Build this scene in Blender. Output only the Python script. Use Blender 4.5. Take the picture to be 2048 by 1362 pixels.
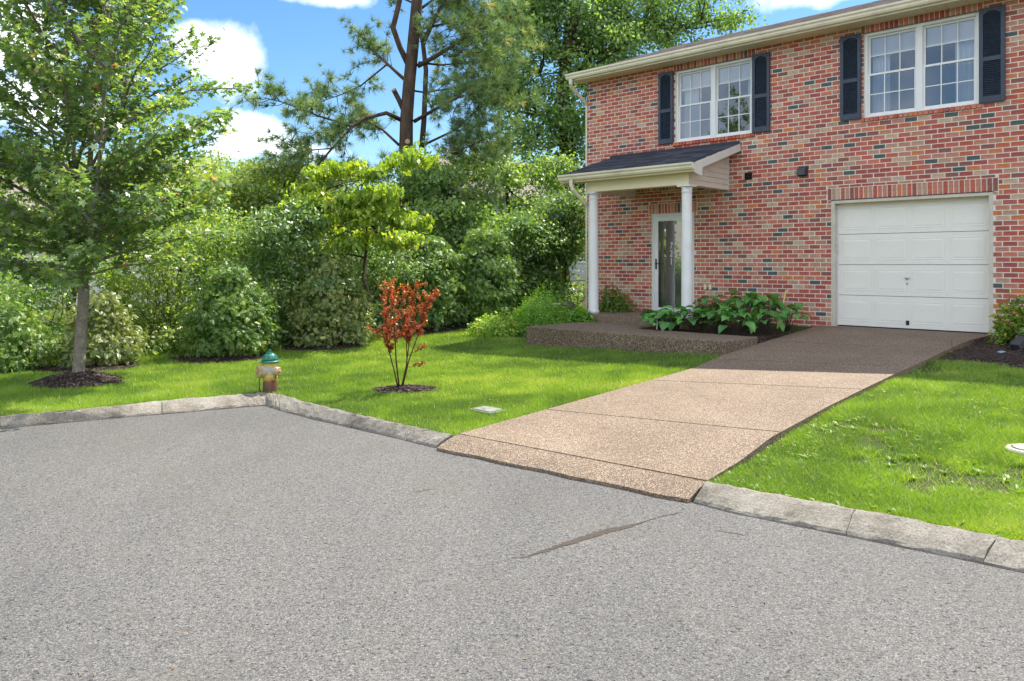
import bpy, math, random
import numpy as np
from mathutils import Vector, Matrix

for _o in list(bpy.data.objects):
    bpy.data.objects.remove(_o, do_unlink=True)
S = bpy.context.scene
COL = S.collection
rad = math.radians

# ------------------------------------------------------------------ camera
FPX = 1543.0            # focal length in pixels of the 2048 px wide picture
CAMH = 1.78             # eye height above the street
cam_d = bpy.data.cameras.new("camera")
cam = bpy.data.objects.new("camera", cam_d)
COL.objects.link(cam)
cam.location = (0, 0, CAMH)
cam.rotation_euler = (rad(90), 0, 0)
cam_d.sensor_width = 36.0
cam_d.lens = FPX / 2048 * 36.0
cam_d.shift_y = (528 - 681) / 2048.0
cam_d.clip_start = 0.05
cam_d.clip_end = 2000
S.camera = cam

# house front: wall plane at distance HD from the camera, U along it (right), N away from the camera
_R = math.hypot(1624, 1543)
UX, UY = 1624 / _R, -1543 / _R
NX, NY = 1543 / _R, 1624 / _R
HD = 14.0
FLOOR = CAMH - 1.11     # garage floor height

# ------------------------------------------------------------------ light
SUN_EL = 55.5
SUN_AZ = math.degrees(math.atan2(NX, NY))       # clockwise from +Y
SUN_STRENGTH = 2.9
SKY_STRENGTH = 0.15
EXPOSURE = 1.70

S.view_settings.view_transform = 'Standard'
S.view_settings.look = 'None'
S.view_settings.gamma = 1.0
S.view_settings.exposure = EXPOSURE
S.view_settings.use_curve_mapping = False

sun_d = bpy.data.lights.new("sun", 'SUN')
sun_d.energy = SUN_STRENGTH
sun_d.angle = rad(0.5)
sun_d.color = (1.0, 0.95, 0.86)
sun = bpy.data.objects.new("sun", sun_d)
COL.objects.link(sun)
_to = Vector((NX * math.cos(rad(SUN_EL)), NY * math.cos(rad(SUN_EL)), math.sin(rad(SUN_EL))))
sun.rotation_euler = _to.to_track_quat('Z', 'Y').to_euler()
sun.location = (10, 10, 30)

world = bpy.data.worlds.new("World")
S.world = world
world.use_nodes = True


def build_world():
    nt = world.node_tree
    for n in list(nt.nodes):
        nt.nodes.remove(n)
    N = nt.nodes.new
    L = nt.links.new
    out = N('ShaderNodeOutputWorld')
    bg = N('ShaderNodeBackground')
    bg.inputs['Strength'].default_value = SKY_STRENGTH
    L(bg.outputs[0], out.inputs[0])
    sky = N('ShaderNodeTexSky')
    sky.sky_type = 'NISHITA'
    sky.sun_disc = False
    sky.sun_elevation = rad(SUN_EL)
    sky.sun_rotation = rad(SUN_AZ)
    sky.air_density = 1.0
    sky.dust_density = 0.3
    sky.ozone_density = 3.0
    tc = N('ShaderNodeTexCoord')
    noise = N('ShaderNodeTexNoise')
    noise.inputs['Scale'].default_value = 9.0
    noise.inputs['Detail'].default_value = 7.0
    noise.inputs['Roughness'].default_value = 0.55
    L(tc.outputs['Generated'], noise.inputs['Vector'])
    big = N('ShaderNodeTexNoise')
    big.inputs['Scale'].default_value = 2.6
    big.inputs['Detail'].default_value = 6.0
    L(tc.outputs['Generated'], big.inputs['Vector'])

    def math_(op, a, b, clamp=False):
        m = N('ShaderNodeMath')
        m.operation = op
        m.use_clamp = clamp
        for i, v in enumerate((a, b)):
            if isinstance(v, (int, float)):
                m.inputs[i].default_value = v
            else:
                L(v, m.inputs[i])
        return m.outputs[0]
    nz = math_('SUBTRACT', noise.outputs['Fac'], 0.5)
    # cumulus heaps, each at its own direction in the sky
    heaps = [(-0.362, 0.272, 0.050, 0.045), (-0.41, 0.285, 0.04, 0.03), (-0.325, 0.165, 0.072, 0.028), (-0.37, 0.145, 0.045, 0.018), (-0.28, 0.150, 0.06, 0.02),
             (-0.245, 0.352, 0.085, 0.018), (-0.66, 0.30, 0.06, 0.05), (-0.63, 0.21, 0.06, 0.035),
             (0.40, 0.350, 0.085, 0.02), (0.9, 0.5, 0.2, 0.08)]
    mask = None
    for (x, z, rx, rz) in heaps:
        v = Vector((x, 1, z)).normalized()
        sub = N('ShaderNodeVectorMath'); sub.operation = 'SUBTRACT'
        L(tc.outputs['Generated'], sub.inputs[0])
        sub.inputs[1].default_value = v
        mul = N('ShaderNodeVectorMath'); mul.operation = 'MULTIPLY'
        L(sub.outputs[0], mul.inputs[0])
        mul.inputs[1].default_value = (1.0 / rx, 2.0, 1.0 / rz)
        ln = N('ShaderNodeVectorMath'); ln.operation = 'LENGTH'
        L(mul.outputs[0], ln.inputs[0])
        f = math_('SUBTRACT', 1.0, ln.outputs['Value'])
        f = math_('ADD', f, math_('MULTIPLY', nz, 2.7))
        f = math_('MULTIPLY', f, 1.55, True)
        mask = f if mask is None else math_('MAXIMUM', mask, f)
    # clouds added over the unseen rest of the dome for brighter, whiter fill
    g = math_('MULTIPLY', math_('SUBTRACT', big.outputs['Fac'], 0.41), 6.0, True)
    sep = N('ShaderNodeSeparateXYZ')
    L(tc.outputs['Generated'], sep.inputs[0])
    behind = math_('MULTIPLY', math_('SUBTRACT', 0.55, sep.outputs['Y']), 4.0, True)
    g = math_('MULTIPLY', g, behind)
    mask = math_('MAXIMUM', mask, g)
    mask = math_('MULTIPLY', mask, 0.93)
    mix = N('ShaderNodeMix')
    mix.data_type = 'RGBA'
    L(mask, mix.inputs['Factor'])
    hs = N('ShaderNodeHueSaturation')
    hs.inputs['Saturation'].default_value = 1.24
    hs.inputs['Value'].default_value = 0.40
    L(sky.outputs[0], hs.inputs['Color'])
    L(hs.outputs[0], mix.inputs['A'])
    cm = N('ShaderNodeMix'); cm.data_type = 'RGBA'
    L(math_('MULTIPLY', math_('ADD', nz, 0.18), 3.2, True), cm.inputs['Factor'])
    cm.inputs['A'].default_value = (3.3, 3.55, 4.0, 1)
    cm.inputs['B'].default_value = (4.9, 5.0, 5.2, 1)
    L(cm.outputs['Result'], mix.inputs['B'])
    L(mix.outputs['Result'], bg.inputs['Color'])


build_world()

S.cycles.use_denoising = True
S.cycles.max_bounces = 8
S.cycles.diffuse_bounces = 4
S.cycles.glossy_bounces = 3
S.cycles.transmission_bounces = 6
S.cycles.transparent_max_bounces = 12
S.cycles.caustics_reflective = False
S.cycles.caustics_refractive = False


# ------------------------------------------------------------------ helpers
def P(px, py, h):
    """point seen at picture pixel (px, py) that lies h below the eye"""
    z = FPX * h / (py - 528.0)
    return Vector(((px - 1024.0) / FPX * z, z, CAMH - h))


def at(px, dist):
    return ((px - 1024.0) / FPX * dist, dist)


def wl(px, py, w=0.0):
    """picture pixel -> house (u, z) on the plane w behind the front wall"""
    r = (px - 1024.0) / FPX
    D = HD + w
    u = D * (NY * r - NX) / (NY + NX * r)
    Z = NY * D - NX * u
    return u, 1.11 + (528.0 - py) * Z / FPX


def hw(u, w, zl=0.0):
    """house coordinates -> world"""
    D = HD + w
    return Vector((NX * D + UX * u, NY * D + UY * u, FLOOR + zl))


def to_uw(x, y):
    return x * UX + y * UY, x * NX + y * NY - HD


def link(o, parent=None):
    COL.objects.link(o)
    if parent is not None:
        o.parent = parent
    return o


def tag(o, label=None, cat=None, group=None, kind=None):
    if label: o['label'] = label
    if cat: o['category'] = cat
    if group: o['group'] = group
    if kind: o['kind'] = kind
    return o


def empty(name, loc=(0, 0, 0), rz=0.0, label=None, cat=None, group=None):
    o = bpy.data.objects.new(name, None)
    o.empty_display_size = 0.2
    COL.objects.link(o)
    o.location = loc
    o.rotation_euler = (0, 0, rz)
    return tag(o, label, cat, group)


class MB:
    """collects polygons, builds one mesh object"""

    def __init__(self):
        self.v, self.f, self.t, self.m = [], [], [], []

    def face_set(self, verts, faces, tint=0.5, mi=0):
        b = len(self.v)
        self.v.extend([tuple(p) for p in verts])
        for f in faces:
            self.f.append(tuple(b + i for i in f))
            self.t.append(tint)
            self.m.append(mi)
        return self

    def box(self, lo, hi, M=None, tint=0.5, mi=0, ch=0.0):
        x0, y0, z0 = lo
        x1, y1, z1 = hi
        vs = [(x0, y0, z0), (x1, y0, z0), (x1, y1, z0), (x0, y1, z0), (x0, y0, z1), (x1, y0, z1), (x1, y1, z1), (x0, y1, z1)]
        if M is not None:
            vs = [M @ Vector(p) for p in vs]
        return self.face_set(vs, [(0, 3, 2, 1), (4, 5, 6, 7), (0, 1, 5, 4), (1, 2, 6, 5), (2, 3, 7, 6), (3, 0, 4, 7)], tint, mi)

    def prism(self, poly, a0, a1, axis=0, M=None, tint=0.5, mi=0):
        """polygon in the two other axes extruded along axis"""
        def mk(p, a):
            q = [p[0], p[1]]
            q.insert(axis, a)
            return Vector(q)
        n = len(poly)
        vs = [mk(p, a0) for p in poly] + [mk(p, a1) for p in poly]
        if M is not None:
            vs = [M @ p for p in vs]
        fs = [tuple(range(n))[::-1], tuple(range(n, 2 * n))]
        fs += [(i, (i + 1) % n, n + (i + 1) % n, n + i) for i in range(n)]
        return self.face_set(vs, fs, tint, mi)

    def tube(self, pts, rads, k=8, cap=True, tint=0.5, mi=0):
        pts = [Vector(p) for p in pts]
        if isinstance(rads, (int, float)):
            rads = [rads] * len(pts)
        b = len(self.v)
        ref = Vector((0.31, 0.17, 0.93))
        for i, p in enumerate(pts):
            d = (pts[min(i + 1, len(pts) - 1)] - pts[max(i - 1, 0)])
            if d.length < 1e-9:
                d = Vector((0, 0, 1))
            d.normalize()
            a = d.cross(ref)
            if a.length < 0.1:
                a = d.cross(Vector((1, 0, 0)))
            a.normalize()
            c = d.cross(a)
            for j in range(k):
                t = 2 * math.pi * j / k
                self.v.append(tuple(p + (a * math.cos(t) + c * math.sin(t)) * rads[i]))
        for i in range(len(pts) - 1):
            for j in range(k):
                j2 = (j + 1) % k
                self.f.append((b + i * k + j, b + i * k + j2, b + (i + 1) * k + j2, b + (i + 1) * k + j))
                self.t.append(tint); self.m.append(mi)
        if cap:
            self.f.append(tuple(b + j for j in range(k))[::-1]); self.t.append(tint); self.m.append(mi)
            e = b + (len(pts) - 1) * k
            self.f.append(tuple(e + j for j in range(k))); self.t.append(tint); self.m.append(mi)
        return self

    def lathe(self, prof, k=24, M=None, tint=0.5, mi=0, wob=None):
        b = len(self.v)
        for (r, z) in prof:
            for j in range(k):
                t = 2 * math.pi * j / k
                rr = r * (wob(t, z) if wob else 1.0)
                p = Vector((rr * math.cos(t), rr * math.sin(t), z))
                if M is not None:
                    p = M @ p
                self.v.append(tuple(p))
        for i in range(len(prof) - 1):
            for j in range(k):
                j2 = (j + 1) % k
                self.f.append((b + i * k + j, b + i * k + j2, b + (i + 1) * k + j2, b + (i + 1) * k + j))
                self.t.append(tint); self.m.append(mi)
        self.f.append(tuple(b + j for j in range(k))[::-1]); self.t.append(tint); self.m.append(mi)
        e = b + (len(prof) - 1) * k
        self.f.append(tuple(e + j for j in range(k))); self.t.append(tint); self.m.append(mi)
        return self

    def mesh(self, name, mats, smooth=False, tints=True):
        me = bpy.data.meshes.new(name)
        me.from_pydata(self.v, [], self.f)
        if not isinstance(mats, (list, tuple)):
            mats = [mats]
        for m in mats:
            me.materials.append(m)
        if len(mats) > 1:
            me.polygons.foreach_set('material_index', self.m)
        if smooth:
            me.polygons.foreach_set('use_smooth', [True] * len(me.polygons))
        if tints:
            a = me.attributes.new('tint', 'FLOAT', 'FACE')
            a.data.foreach_set('value', self.t)
        me.update()
        return me

    def build(self, name, mats, parent=None, smooth=False, bevel=0.0):
        o = bpy.data.objects.new(name, self.mesh(name, mats, smooth))
        link(o, parent)
        if bevel > 0:
            b = o.modifiers.new('bevel', 'BEVEL')
            b.width = bevel
            b.segments = 2
            b.limit_method = 'ANGLE'
            b.angle_limit = rad(40)
        return o


def np_mesh(name, V, F, mat, tint=None, parent=None, smooth=False):
    """V (n,3), F (m,k) -> mesh object"""
    me = bpy.data.meshes.new(name)
    V = np.asarray(V, dtype=np.float32)
    F = np.asarray(F, dtype=np.int32)
    m, k = F.shape
    me.vertices.add(len(V))
    me.vertices.foreach_set('co', V.ravel())
    me.loops.add(m * k)
    me.loops.foreach_set('vertex_index', F.ravel())
    me.polygons.add(m)
    me.polygons.foreach_set('loop_start', np.arange(m, dtype=np.int32) * k)
    me.polygons.foreach_set('loop_total', np.full(m, k, dtype=np.int32))
    if smooth:
        me.polygons.foreach_set('use_smooth', np.ones(m, dtype=bool))
    me.materials.append(mat)
    if tint is not None:
        a = me.attributes.new('tint', 'FLOAT', 'FACE')
        a.data.foreach_set('value', np.asarray(tint, dtype=np.float32))
    me.update(calc_edges=True)
    me.validate()
    o = bpy.data.objects.new(name, me)
    return link(o, parent)


def unit(a):
    return a / np.maximum(np.linalg.norm(a, axis=-1, keepdims=True), 1e-9)


def scatter(tV, tF, pos, nrm, fwd, scale):
    """copies of a template leaf: local y along fwd, local z along nrm"""
    pos = np.asarray(pos); n = len(pos)
    z = unit(np.asarray(nrm))
    y = np.asarray(fwd) - (np.asarray(fwd) * z).sum(-1, keepdims=True) * z
    y = unit(y)
    x = np.cross(y, z)
    tV = np.asarray(tV, float)
    s = np.asarray(scale).reshape(-1, 1, 1)
    V = (tV[None, :, 0:1] * x[:, None, :] + tV[None, :, 1:2] * y[:, None, :] + tV[None, :, 2:3] * z[:, None, :]) * s + pos[:, None, :]
    tF = np.asarray(tF)
    F = (np.arange(n) * len(tV))[:, None, None] + tF[None]
    return V.reshape(-1, 3), F.reshape(-1, tF.shape[1])


# ------------------------------------------------------------------ materials
class NT:
    def __init__(self, name):
        self.m = bpy.data.materials.new(name)
        self.m.use_nodes = True
        self.t = self.m.node_tree
        for n in list(self.t.nodes):
            self.t.nodes.remove(n)
        self.out = self.N('ShaderNodeOutputMaterial')
        self.tc = None

    def N(self, t, **kw):
        n = self.t.nodes.new(t)
        for k, v in kw.items():
            setattr(n, k, v)
        return n

    def L(self, a, b):
        self.t.links.new(a, b)

    def put(self, sock, v):
        if isinstance(v, bpy.types.NodeSocket):
            self.L(v, sock)
        else:
            if isinstance(v, (tuple, list)) and len(v) == 3 and sock.type == 'RGBA':
                v = (*v, 1)
            sock.default_value = v

    def coord(self, which='Object'):
        if self.tc is None:
            self.tc = self.N('ShaderNodeTexCoord')
        return self.tc.outputs[which]

    def mapping(self, scale=(1, 1, 1), rot=(0, 0, 0), which='Object'):
        m = self.N('ShaderNodeMapping')
        self.L(self.coord(which), m.inputs['Vector'])
        m.inputs['Scale'].default_value = scale
        m.inputs['Rotation'].default_value = rot
        return m.outputs[0]

    def noise(self, scale, detail=4, rough=0.5, vec=None, dist=0.0):
        n = self.N('ShaderNodeTexNoise')
        self.L(vec if vec is not None else self.coord(), n.inputs['Vector'])
        n.inputs['Scale'].default_value = scale
        n.inputs['Detail'].default_value = detail
        n.inputs['Roughness'].default_value = rough
        n.inputs['Distortion'].default_value = dist
        return n.outputs['Fac']

    def voronoi(self, scale, feature='F1', vec=None, rnd=1.0):
        n = self.N('ShaderNodeTexVoronoi')
        n.feature = feature
        self.L(vec if vec is not None else self.coord(), n.inputs['Vector'])
        n.inputs['Scale'].default_value = scale
        n.inputs['Randomness'].default_value = rnd
        return n

    def ramp(self, fac, stops, interp='LINEAR'):
        n = self.N('ShaderNodeValToRGB')
        n.color_ramp.interpolation = interp
        e = n.color_ramp.elements
        while len(e) > 1:
            e.remove(e[0])
        for i, (p, c) in enumerate(stops):
            if i == 0:
                el = e[0]
                el.position = p
            else:
                el = e.new(p)
            if isinstance(c, (int, float)):
                c = (c, c, c)
            el.color = (*c[:3], 1)
        self.put(n.inputs['Fac'], fac)
        return n.outputs['Color']

    def mix(self, f, a, b, blend='MIX'):
        n = self.N('ShaderNodeMix')
        n.data_type = 'RGBA'
        n.blend_type = blend
        self.put(n.inputs['Factor'], f)
        self.put(n.inputs['A'], a)
        self.put(n.inputs['B'], b)
        return n.outputs['Result']

    def math(self, op, a, b=0.0, clamp=False):
        n = self.N('ShaderNodeMath')
        n.operation = op
        n.use_clamp = clamp
        self.put(n.inputs[0], a)
        self.put(n.inputs[1], b)
        return n.outputs[0]

    def attr(self, name='tint'):
        n = self.N('ShaderNodeAttribute')
        n.attribute_name = name
        return n.outputs['Fac']

    def bump(self, height, dist=0.01, strength=1.0):
        n = self.N('ShaderNodeBump')
        n.inputs['Distance'].default_value = dist
        n.inputs['Strength'].default_value = strength
        self.L(height, n.inputs['Height'])
        return n.outputs[0]

    def pbr(self, color, rough=0.6, bump=None, metal=0.0, spec=0.5):
        b = self.N('ShaderNodeBsdfPrincipled')
        self.put(b.inputs['Base Color'], color)
        self.put(b.inputs['Roughness'], rough)
        self.put(b.inputs['Metallic'], metal)
        self.put(b.inputs['Specular IOR Level'], spec)
        if bump is not None:
            self.L(bump, b.inputs['Normal'])
        self.L(b.outputs[0], self.out.inputs[0])
        return self.m


def simple(name, col, rough=0.5, var=0.12, scale=6.0, bump=0.0, bscale=60.0, metal=0.0, spec=0.5, dirt=None):
    n = NT(name)
    f = n.noise(scale, 5, 0.6)
    dark = tuple(c * (1 - var) for c in col)
    lite = tuple(min(1, c * (1 + var * 0.6)) for c in col)
    c = n.ramp(f, [(0.3, dark), (0.7, lite)])
    if dirt is not None:
        g = n.ramp(n.noise(2.3, 6, 0.7), [(0.5, 0.0), (0.72, 0.6)])
        c = n.mix(g, c, dirt)
    b = n.bump(n.noise(bscale, 3, 0.6), bump) if bump > 0 else None
    return n.pbr(c, rough, b, metal, spec)


def leaf_mat(name, stops, transl=0.5, tcol=(1.2, 1.1, 0.4), gloss=0.035, rough=0.45):
    n = NT(name)
    c = n.ramp(n.attr(), stops)
    d = n.N('ShaderNodeBsdfDiffuse')
    n.L(c, d.inputs['Color'])
    t = n.N('ShaderNodeBsdfTranslucent')
    n.L(n.mix(1.0, c, (*tcol, 1), 'MULTIPLY'), t.inputs['Color'])
    mx = n.N('ShaderNodeMixShader')
    mx.inputs[0].default_value = transl
    n.L(d.outputs[0], mx.inputs[1])
    n.L(t.outputs[0], mx.inputs[2])
    g = n.N('ShaderNodeBsdfGlossy')
    g.inputs['Roughness'].default_value = rough
    g.inputs['Color'].default_value = (1, 1, 1, 1)
    mg = n.N('ShaderNodeMixShader')
    mg.inputs[0].default_value = gloss
    n.L(mx.outputs[0], mg.inputs[1])
    n.L(g.outputs[0], mg.inputs[2])
    n.L(mg.outputs[0], n.out.inputs[0])
    return n.m


def glass_mat(name, refl=0.14, tint=(0.9, 0.95, 0.97), rough=0.0, wavy=0.0):
    n = NT(name)
    tr = n.N('ShaderNodeBsdfTransparent')
    tr.inputs['Color'].default_value = (*tint, 1)
    g = n.N('ShaderNodeBsdfGlossy')
    g.inputs['Roughness'].default_value = rough
    g.inputs['Color'].default_value = (0.95, 0.97, 1, 1)
    if wavy > 0:
        n.L(n.bump(n.noise(4.0, 2, 0.5), wavy), g.inputs['Normal'])
    fr = n.N('ShaderNodeFresnel')
    fr.inputs['IOR'].default_value = 1.5
    f = n.math('ADD', fr.outputs[0], refl, True)
    mx = n.N('ShaderNodeMixShader')
    n.L(f, mx.inputs[0])
    n.L(tr.outputs[0], mx.inputs[1])
    n.L(g.outputs[0], mx.inputs[2])
    n.L(mx.outputs[0], n.out.inputs[0])
    return n.m


M = {}


def make_materials():
    # asphalt: aged, pale aggregate in grey binder
    n = NT('asphalt')
    v = n.voronoi(135.0)
    v2 = n.voronoi(75.0)
    sc = n.N('ShaderNodeSeparateColor'); n.L(v.outputs['Color'], sc.inputs[0])
    sc2 = n.N('ShaderNodeSeparateColor'); n.L(v2.outputs['Color'], sc2.inputs[0])
    stone = n.ramp(sc.outputs[0], [(0.0, (0.07, 0.068, 0.066)), (0.2, (0.115, 0.11, 0.105)), (0.6, (0.165, 0.158, 0.148)), (0.9, (0.235, 0.222, 0.205)), (1.0, (0.34, 0.32, 0.29))])
    stone = n.mix(0.35, stone, n.ramp(sc2.outputs[1], [(0, (0.095, 0.092, 0.09)), (0.85, (0.185, 0.175, 0.162)), (1, (0.30, 0.28, 0.26))]))
    pits = n.ramp(v.outputs['Distance'], [(0.35, 1.0), (0.75, 0.55)])
    stone = n.mix(1.0, stone, pits, 'MULTIPLY')
    patch = n.ramp(n.noise(0.5, 6, 0.62, n.mapping((1, 0.55, 1), (0, 0, 0.75)), 0.6), [(0.28, (0.78, 0.79, 0.81)), (0.5, (0.96, 0.965, 0.97)), (0.72, (1.12, 1.115, 1.10))])
    col = n.mix(1.0, stone, patch, 'MULTIPLY')
    holes = n.ramp(n.noise(30, 4, 0.62, n.mapping((1, 1.6, 1), (0, 0, 0.4))), [(0.34, 0.2), (0.405, 1.0)])
    col = n.mix(1.0, col, holes, 'MULTIPLY')
    stain = n.ramp(n.noise(1.1, 7, 0.7), [(0.54, 0.0), (0.60, 0.22), (0.74, 0.42)])
    col = n.mix(stain, col, (0.12, 0.105, 0.085))
    hgt = n.math('ADD', n.math('MULTIPLY', v.outputs['Distance'], -0.6), n.math('MULTIPLY', holes, 0.5))
    M['asphalt'] = n.pbr(col, 0.85, n.bump(hgt, 0.006, 0.8), spec=0.3)

    # exposed aggregate concrete
    def aggregate(name, base, sc_=100.0, dark=1.0):
        n = NT(name)
        v = n.voronoi(sc_)
        s = n.N('ShaderNodeSeparateColor'); n.L(v.outputs['Color'], s.inputs[0])
        peb = n.ramp(s.outputs[0], [(0.0, (0.16, 0.108, 0.07)), (0.3, (0.27, 0.195, 0.13)), (0.6, (0.35, 0.26, 0.18)), (0.85, (0.42, 0.325, 0.235)), (0.97, (0.52, 0.43, 0.335)), (1.0, (0.58, 0.52, 0.44))])
        gap = n.ramp(v.outputs['Distance'], [(0.42, 0.0), (0.72, 1.0)])
        c = n.mix(gap, peb, (0.13, 0.095, 0.07))
        c = n.mix(1.0, c, n.ramp(n.noise(0.9, 6, 0.65), [(0.28, (0.76, 0.73, 0.70)), (0.72, (1.08, 1.07, 1.05))]), 'MULTIPLY')
        st = n.ramp(n.noise(2.1, 6, 0.7), [(0.56, 0.0), (0.75, 0.45)])
        c = n.mix(st, c, (0.12, 0.085, 0.06))
        c = n.mix(1.0, c, (dark, dark, dark), 'MULTIPLY')
        h = n.math('MULTIPLY', v.outputs['Distance'], -1.0)
        return n.pbr(c, 0.75, n.bump(h, 0.008, 0.9), spec=0.35)
    M['aggregate'] = aggregate('driveway_aggregate', 1)
    M['aggregate_old'] = aggregate('weathered_aggregate', 1, 62.0, 0.8)

    # kerb concrete
    n = NT('kerb_concrete')
    f = n.noise(3.2, 8, 0.68)
    c = n.ramp(f, [(0.30, (0.13, 0.112, 0.09)), (0.45, (0.235, 0.21, 0.172)), (0.62, (0.32, 0.29, 0.243)), (0.75, (0.39, 0.36, 0.31))])
    sp = n.ramp(n.noise(70, 3, 0.7), [(0.3, 0.55), (0.5, 1.0), (0.75, 1.25)])
    c = n.mix(1.0, c, sp, 'MULTIPLY')
    blot = n.ramp(n.noise(9, 5, 0.6), [(0.60, 0.0), (0.70, 0.55)])
    c = n.mix(blot, c, (0.09, 0.08, 0.065))
    M['kerb'] = n.pbr(c, 0.9, n.bump(n.noise(45, 5, 0.7), 0.012, 0.8), spec=0.25)

    # soil under the lawn
    n = NT('lawn_soil')
    c = n.ramp(n.noise(2.4, 7, 0.7), [(0.3, (0.045, 0.06, 0.018)), (0.5, (0.06, 0.095, 0.02)), (0.62, (0.11, 0.085, 0.05)), (0.78, (0.17, 0.125, 0.08))])
    c = n.mix(0.5, c, n.ramp(n.noise(60, 4, 0.7), [(0.3, (0.02, 0.03, 0.01)), (0.7, (0.12, 0.13, 0.05))]))
    M['soil'] = n.pbr(c, 0.95, n.bump(n.noise(40, 5, 0.7), 0.02), spec=0.15)

    n = NT('mulch')
    v = n.voronoi(55, vec=n.mapping((1, 0.45, 1), (0, 0, 0.7)))
    s = n.N('ShaderNodeSeparateColor'); n.L(v.outputs['Color'], s.inputs[0])
    c = n.ramp(s.outputs[0], [(0, (0.018, 0.012, 0.010)), (0.6, (0.055, 0.035, 0.028)), (0.9, (0.11, 0.075, 0.06)), (1, (0.18, 0.14, 0.12))])
    M['mulch'] = n.pbr(c, 0.9, n.bump(n.math('ADD', n.noise(30, 5, 0.7), v.outputs['Distance']), 0.03), spec=0.2)
    M['chip'] = simple('mulch_chip', (0.075, 0.05, 0.04), 0.9, 0.5, 30)

    # brick: a palette picked by the face attribute
    n = NT('brick')
    pal = [(0.00, (0.461, 0.110, 0.076)), (0.10, (0.515, 0.136, 0.092)), (0.20, (0.373, 0.097, 0.081)), (0.30, (0.570, 0.194, 0.131)),
           (0.40, (0.439, 0.130, 0.103)), (0.50, (0.588, 0.201, 0.081)), (0.60, (0.505, 0.220, 0.152)), (0.70, (0.472, 0.285, 0.201)),
           (0.80, (0.549, 0.376, 0.260)), (0.88, (0.274, 0.110, 0.092)), (0.94, (0.093, 0.117, 0.117))]
    c = n.ramp(n.attr(), pal, 'CONSTANT')
    bl = n.ramp(n.noise(17, 5, 0.65), [(0.25, (0.62, 0.60, 0.62)), (0.5, (1, 1, 1)), (0.78, (1.3, 1.32, 1.36))])
    c = n.mix(1.0, c, bl, 'MULTIPLY')
    wash = n.ramp(n.noise(6, 6, 0.75), [(0.60, 0.0), (0.78, 0.35)])
    c = n.mix(wash, c, (0.50, 0.42, 0.36))
    M['brick'] = n.pbr(c, 0.85, n.bump(n.noise(85, 4, 0.7), 0.006), spec=0.25)
    n = NT('mortar')
    c = n.ramp(n.noise(8, 6, 0.7), [(0.3, (0.70, 0.64, 0.54)), (0.7, (0.82, 0.77, 0.67))])
    M['mortar'] = n.pbr(c, 0.95, n.bump(n.noise(120, 3, 0.7), 0.004), spec=0.15)

    M['white'] = simple('white_vinyl', (0.78, 0.79, 0.78), 0.45, 0.05, 3, 0.0015, 30)
    M['cream'] = simple('cream_trim', (0.84, 0.735, 0.52), 0.5, 0.07, 3, 0.001, 25)
    M['gutter'] = simple('gutter_enamel', (0.82, 0.745, 0.58), 0.35, 0.08, 2.5, 0.0, dirt=(0.45, 0.41, 0.31))
    M['soffit'] = simple('soffit_vinyl', (0.82, 0.725, 0.53), 0.5, 0.06, 4)
    M['rake'] = simple('rake_board', (0.72, 0.68, 0.62), 0.5, 0.08, 4)
    M['siding'] = simple('lap_siding', (0.70, 0.62, 0.52), 0.5, 0.08, 5)
    M['column'] = simple('column_paint', (0.80, 0.80, 0.80), 0.5, 0.06, 4, 0.002, 18, dirt=(0.62, 0.60, 0.55))
    n = NT('garage_door_paint')
    c = n.ramp(n.noise(2.0, 6, 0.6), [(0.3, (0.79, 0.765, 0.69)), (0.7, (0.86, 0.835, 0.765))])
    st = n.ramp(n.noise(5.5, 7, 0.75, vec=n.mapping((1, 1, 2.5))), [(0.56, 0.0), (0.74, 0.4)])
    c = n.mix(st, c, (0.66, 0.63, 0.54))
    M['garage'] = n.pbr(c, 0.5, n.bump(n.noise(26, 4, 0.6, vec=n.mapping((1, 1, 6))), 0.0025))
    M['jamb'] = simple('jamb_paint', (0.60, 0.54, 0.45), 0.6, 0.12, 6)
    M['shutter'] = simple('shutter_vinyl', (0.036, 0.052, 0.085), 0.5, 0.25, 8, 0.002, 60)
    M['black'] = simple('black_metal', (0.015, 0.015, 0.018), 0.4, 0.2, 10)
    M['dark_grey'] = simple('dark_plastic', (0.05, 0.055, 0.06), 0.5, 0.2, 9)
    M['steel'] = simple('steel', (0.5, 0.5, 0.5), 0.35, 0.15, 12, metal=0.9)
    M['room'] = simple('room_plaster', (0.46, 0.48, 0.50), 0.9, 0.1, 2)
    M['blind'] = simple('blind_slat', (0.80, 0.80, 0.80), 0.5, 0.05, 4)
    n = NT('curtain_cloth')
    c = n.ramp(n.noise(5, 4, 0.6, vec=n.mapping((12, 1, 0.3))), [(0.3, (0.66, 0.68, 0.72)), (0.7, (0.84, 0.85, 0.88))])
    M['curtain'] = n.pbr(c, 0.9, spec=0.1)
    M['cushion'] = simple('cushion_cloth', (0.72, 0.62, 0.50), 0.9, 0.1, 10)
    M['glass'] = glass_mat('window_glass', 0.11, (0.86, 0.92, 0.95))
    M['screen'] = glass_mat('screened_glass', 0.13, (0.55, 0.60, 0.63))
    M['door_glass'] = glass_mat('storm_door_glass', 0.26, (0.75, 0.77, 0.78), wavy=0.0006)
    M['door_panel'] = simple('door_panel_paint', (0.42, 0.40, 0.37), 0.5, 0.12, 5)

    # shingles
    def shingles(name, stops):
        n = NT(name)
        c = n.ramp(n.attr(), stops)
        c = n.mix(1.0, c, n.ramp(n.noise(150, 3, 0.7), [(0.25, 0.55), (0.75, 1.5)]), 'MULTIPLY')
        return n.pbr(c, 0.95, n.bump(n.noise(160, 3, 0.7), 0.004), spec=0.2)
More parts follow.
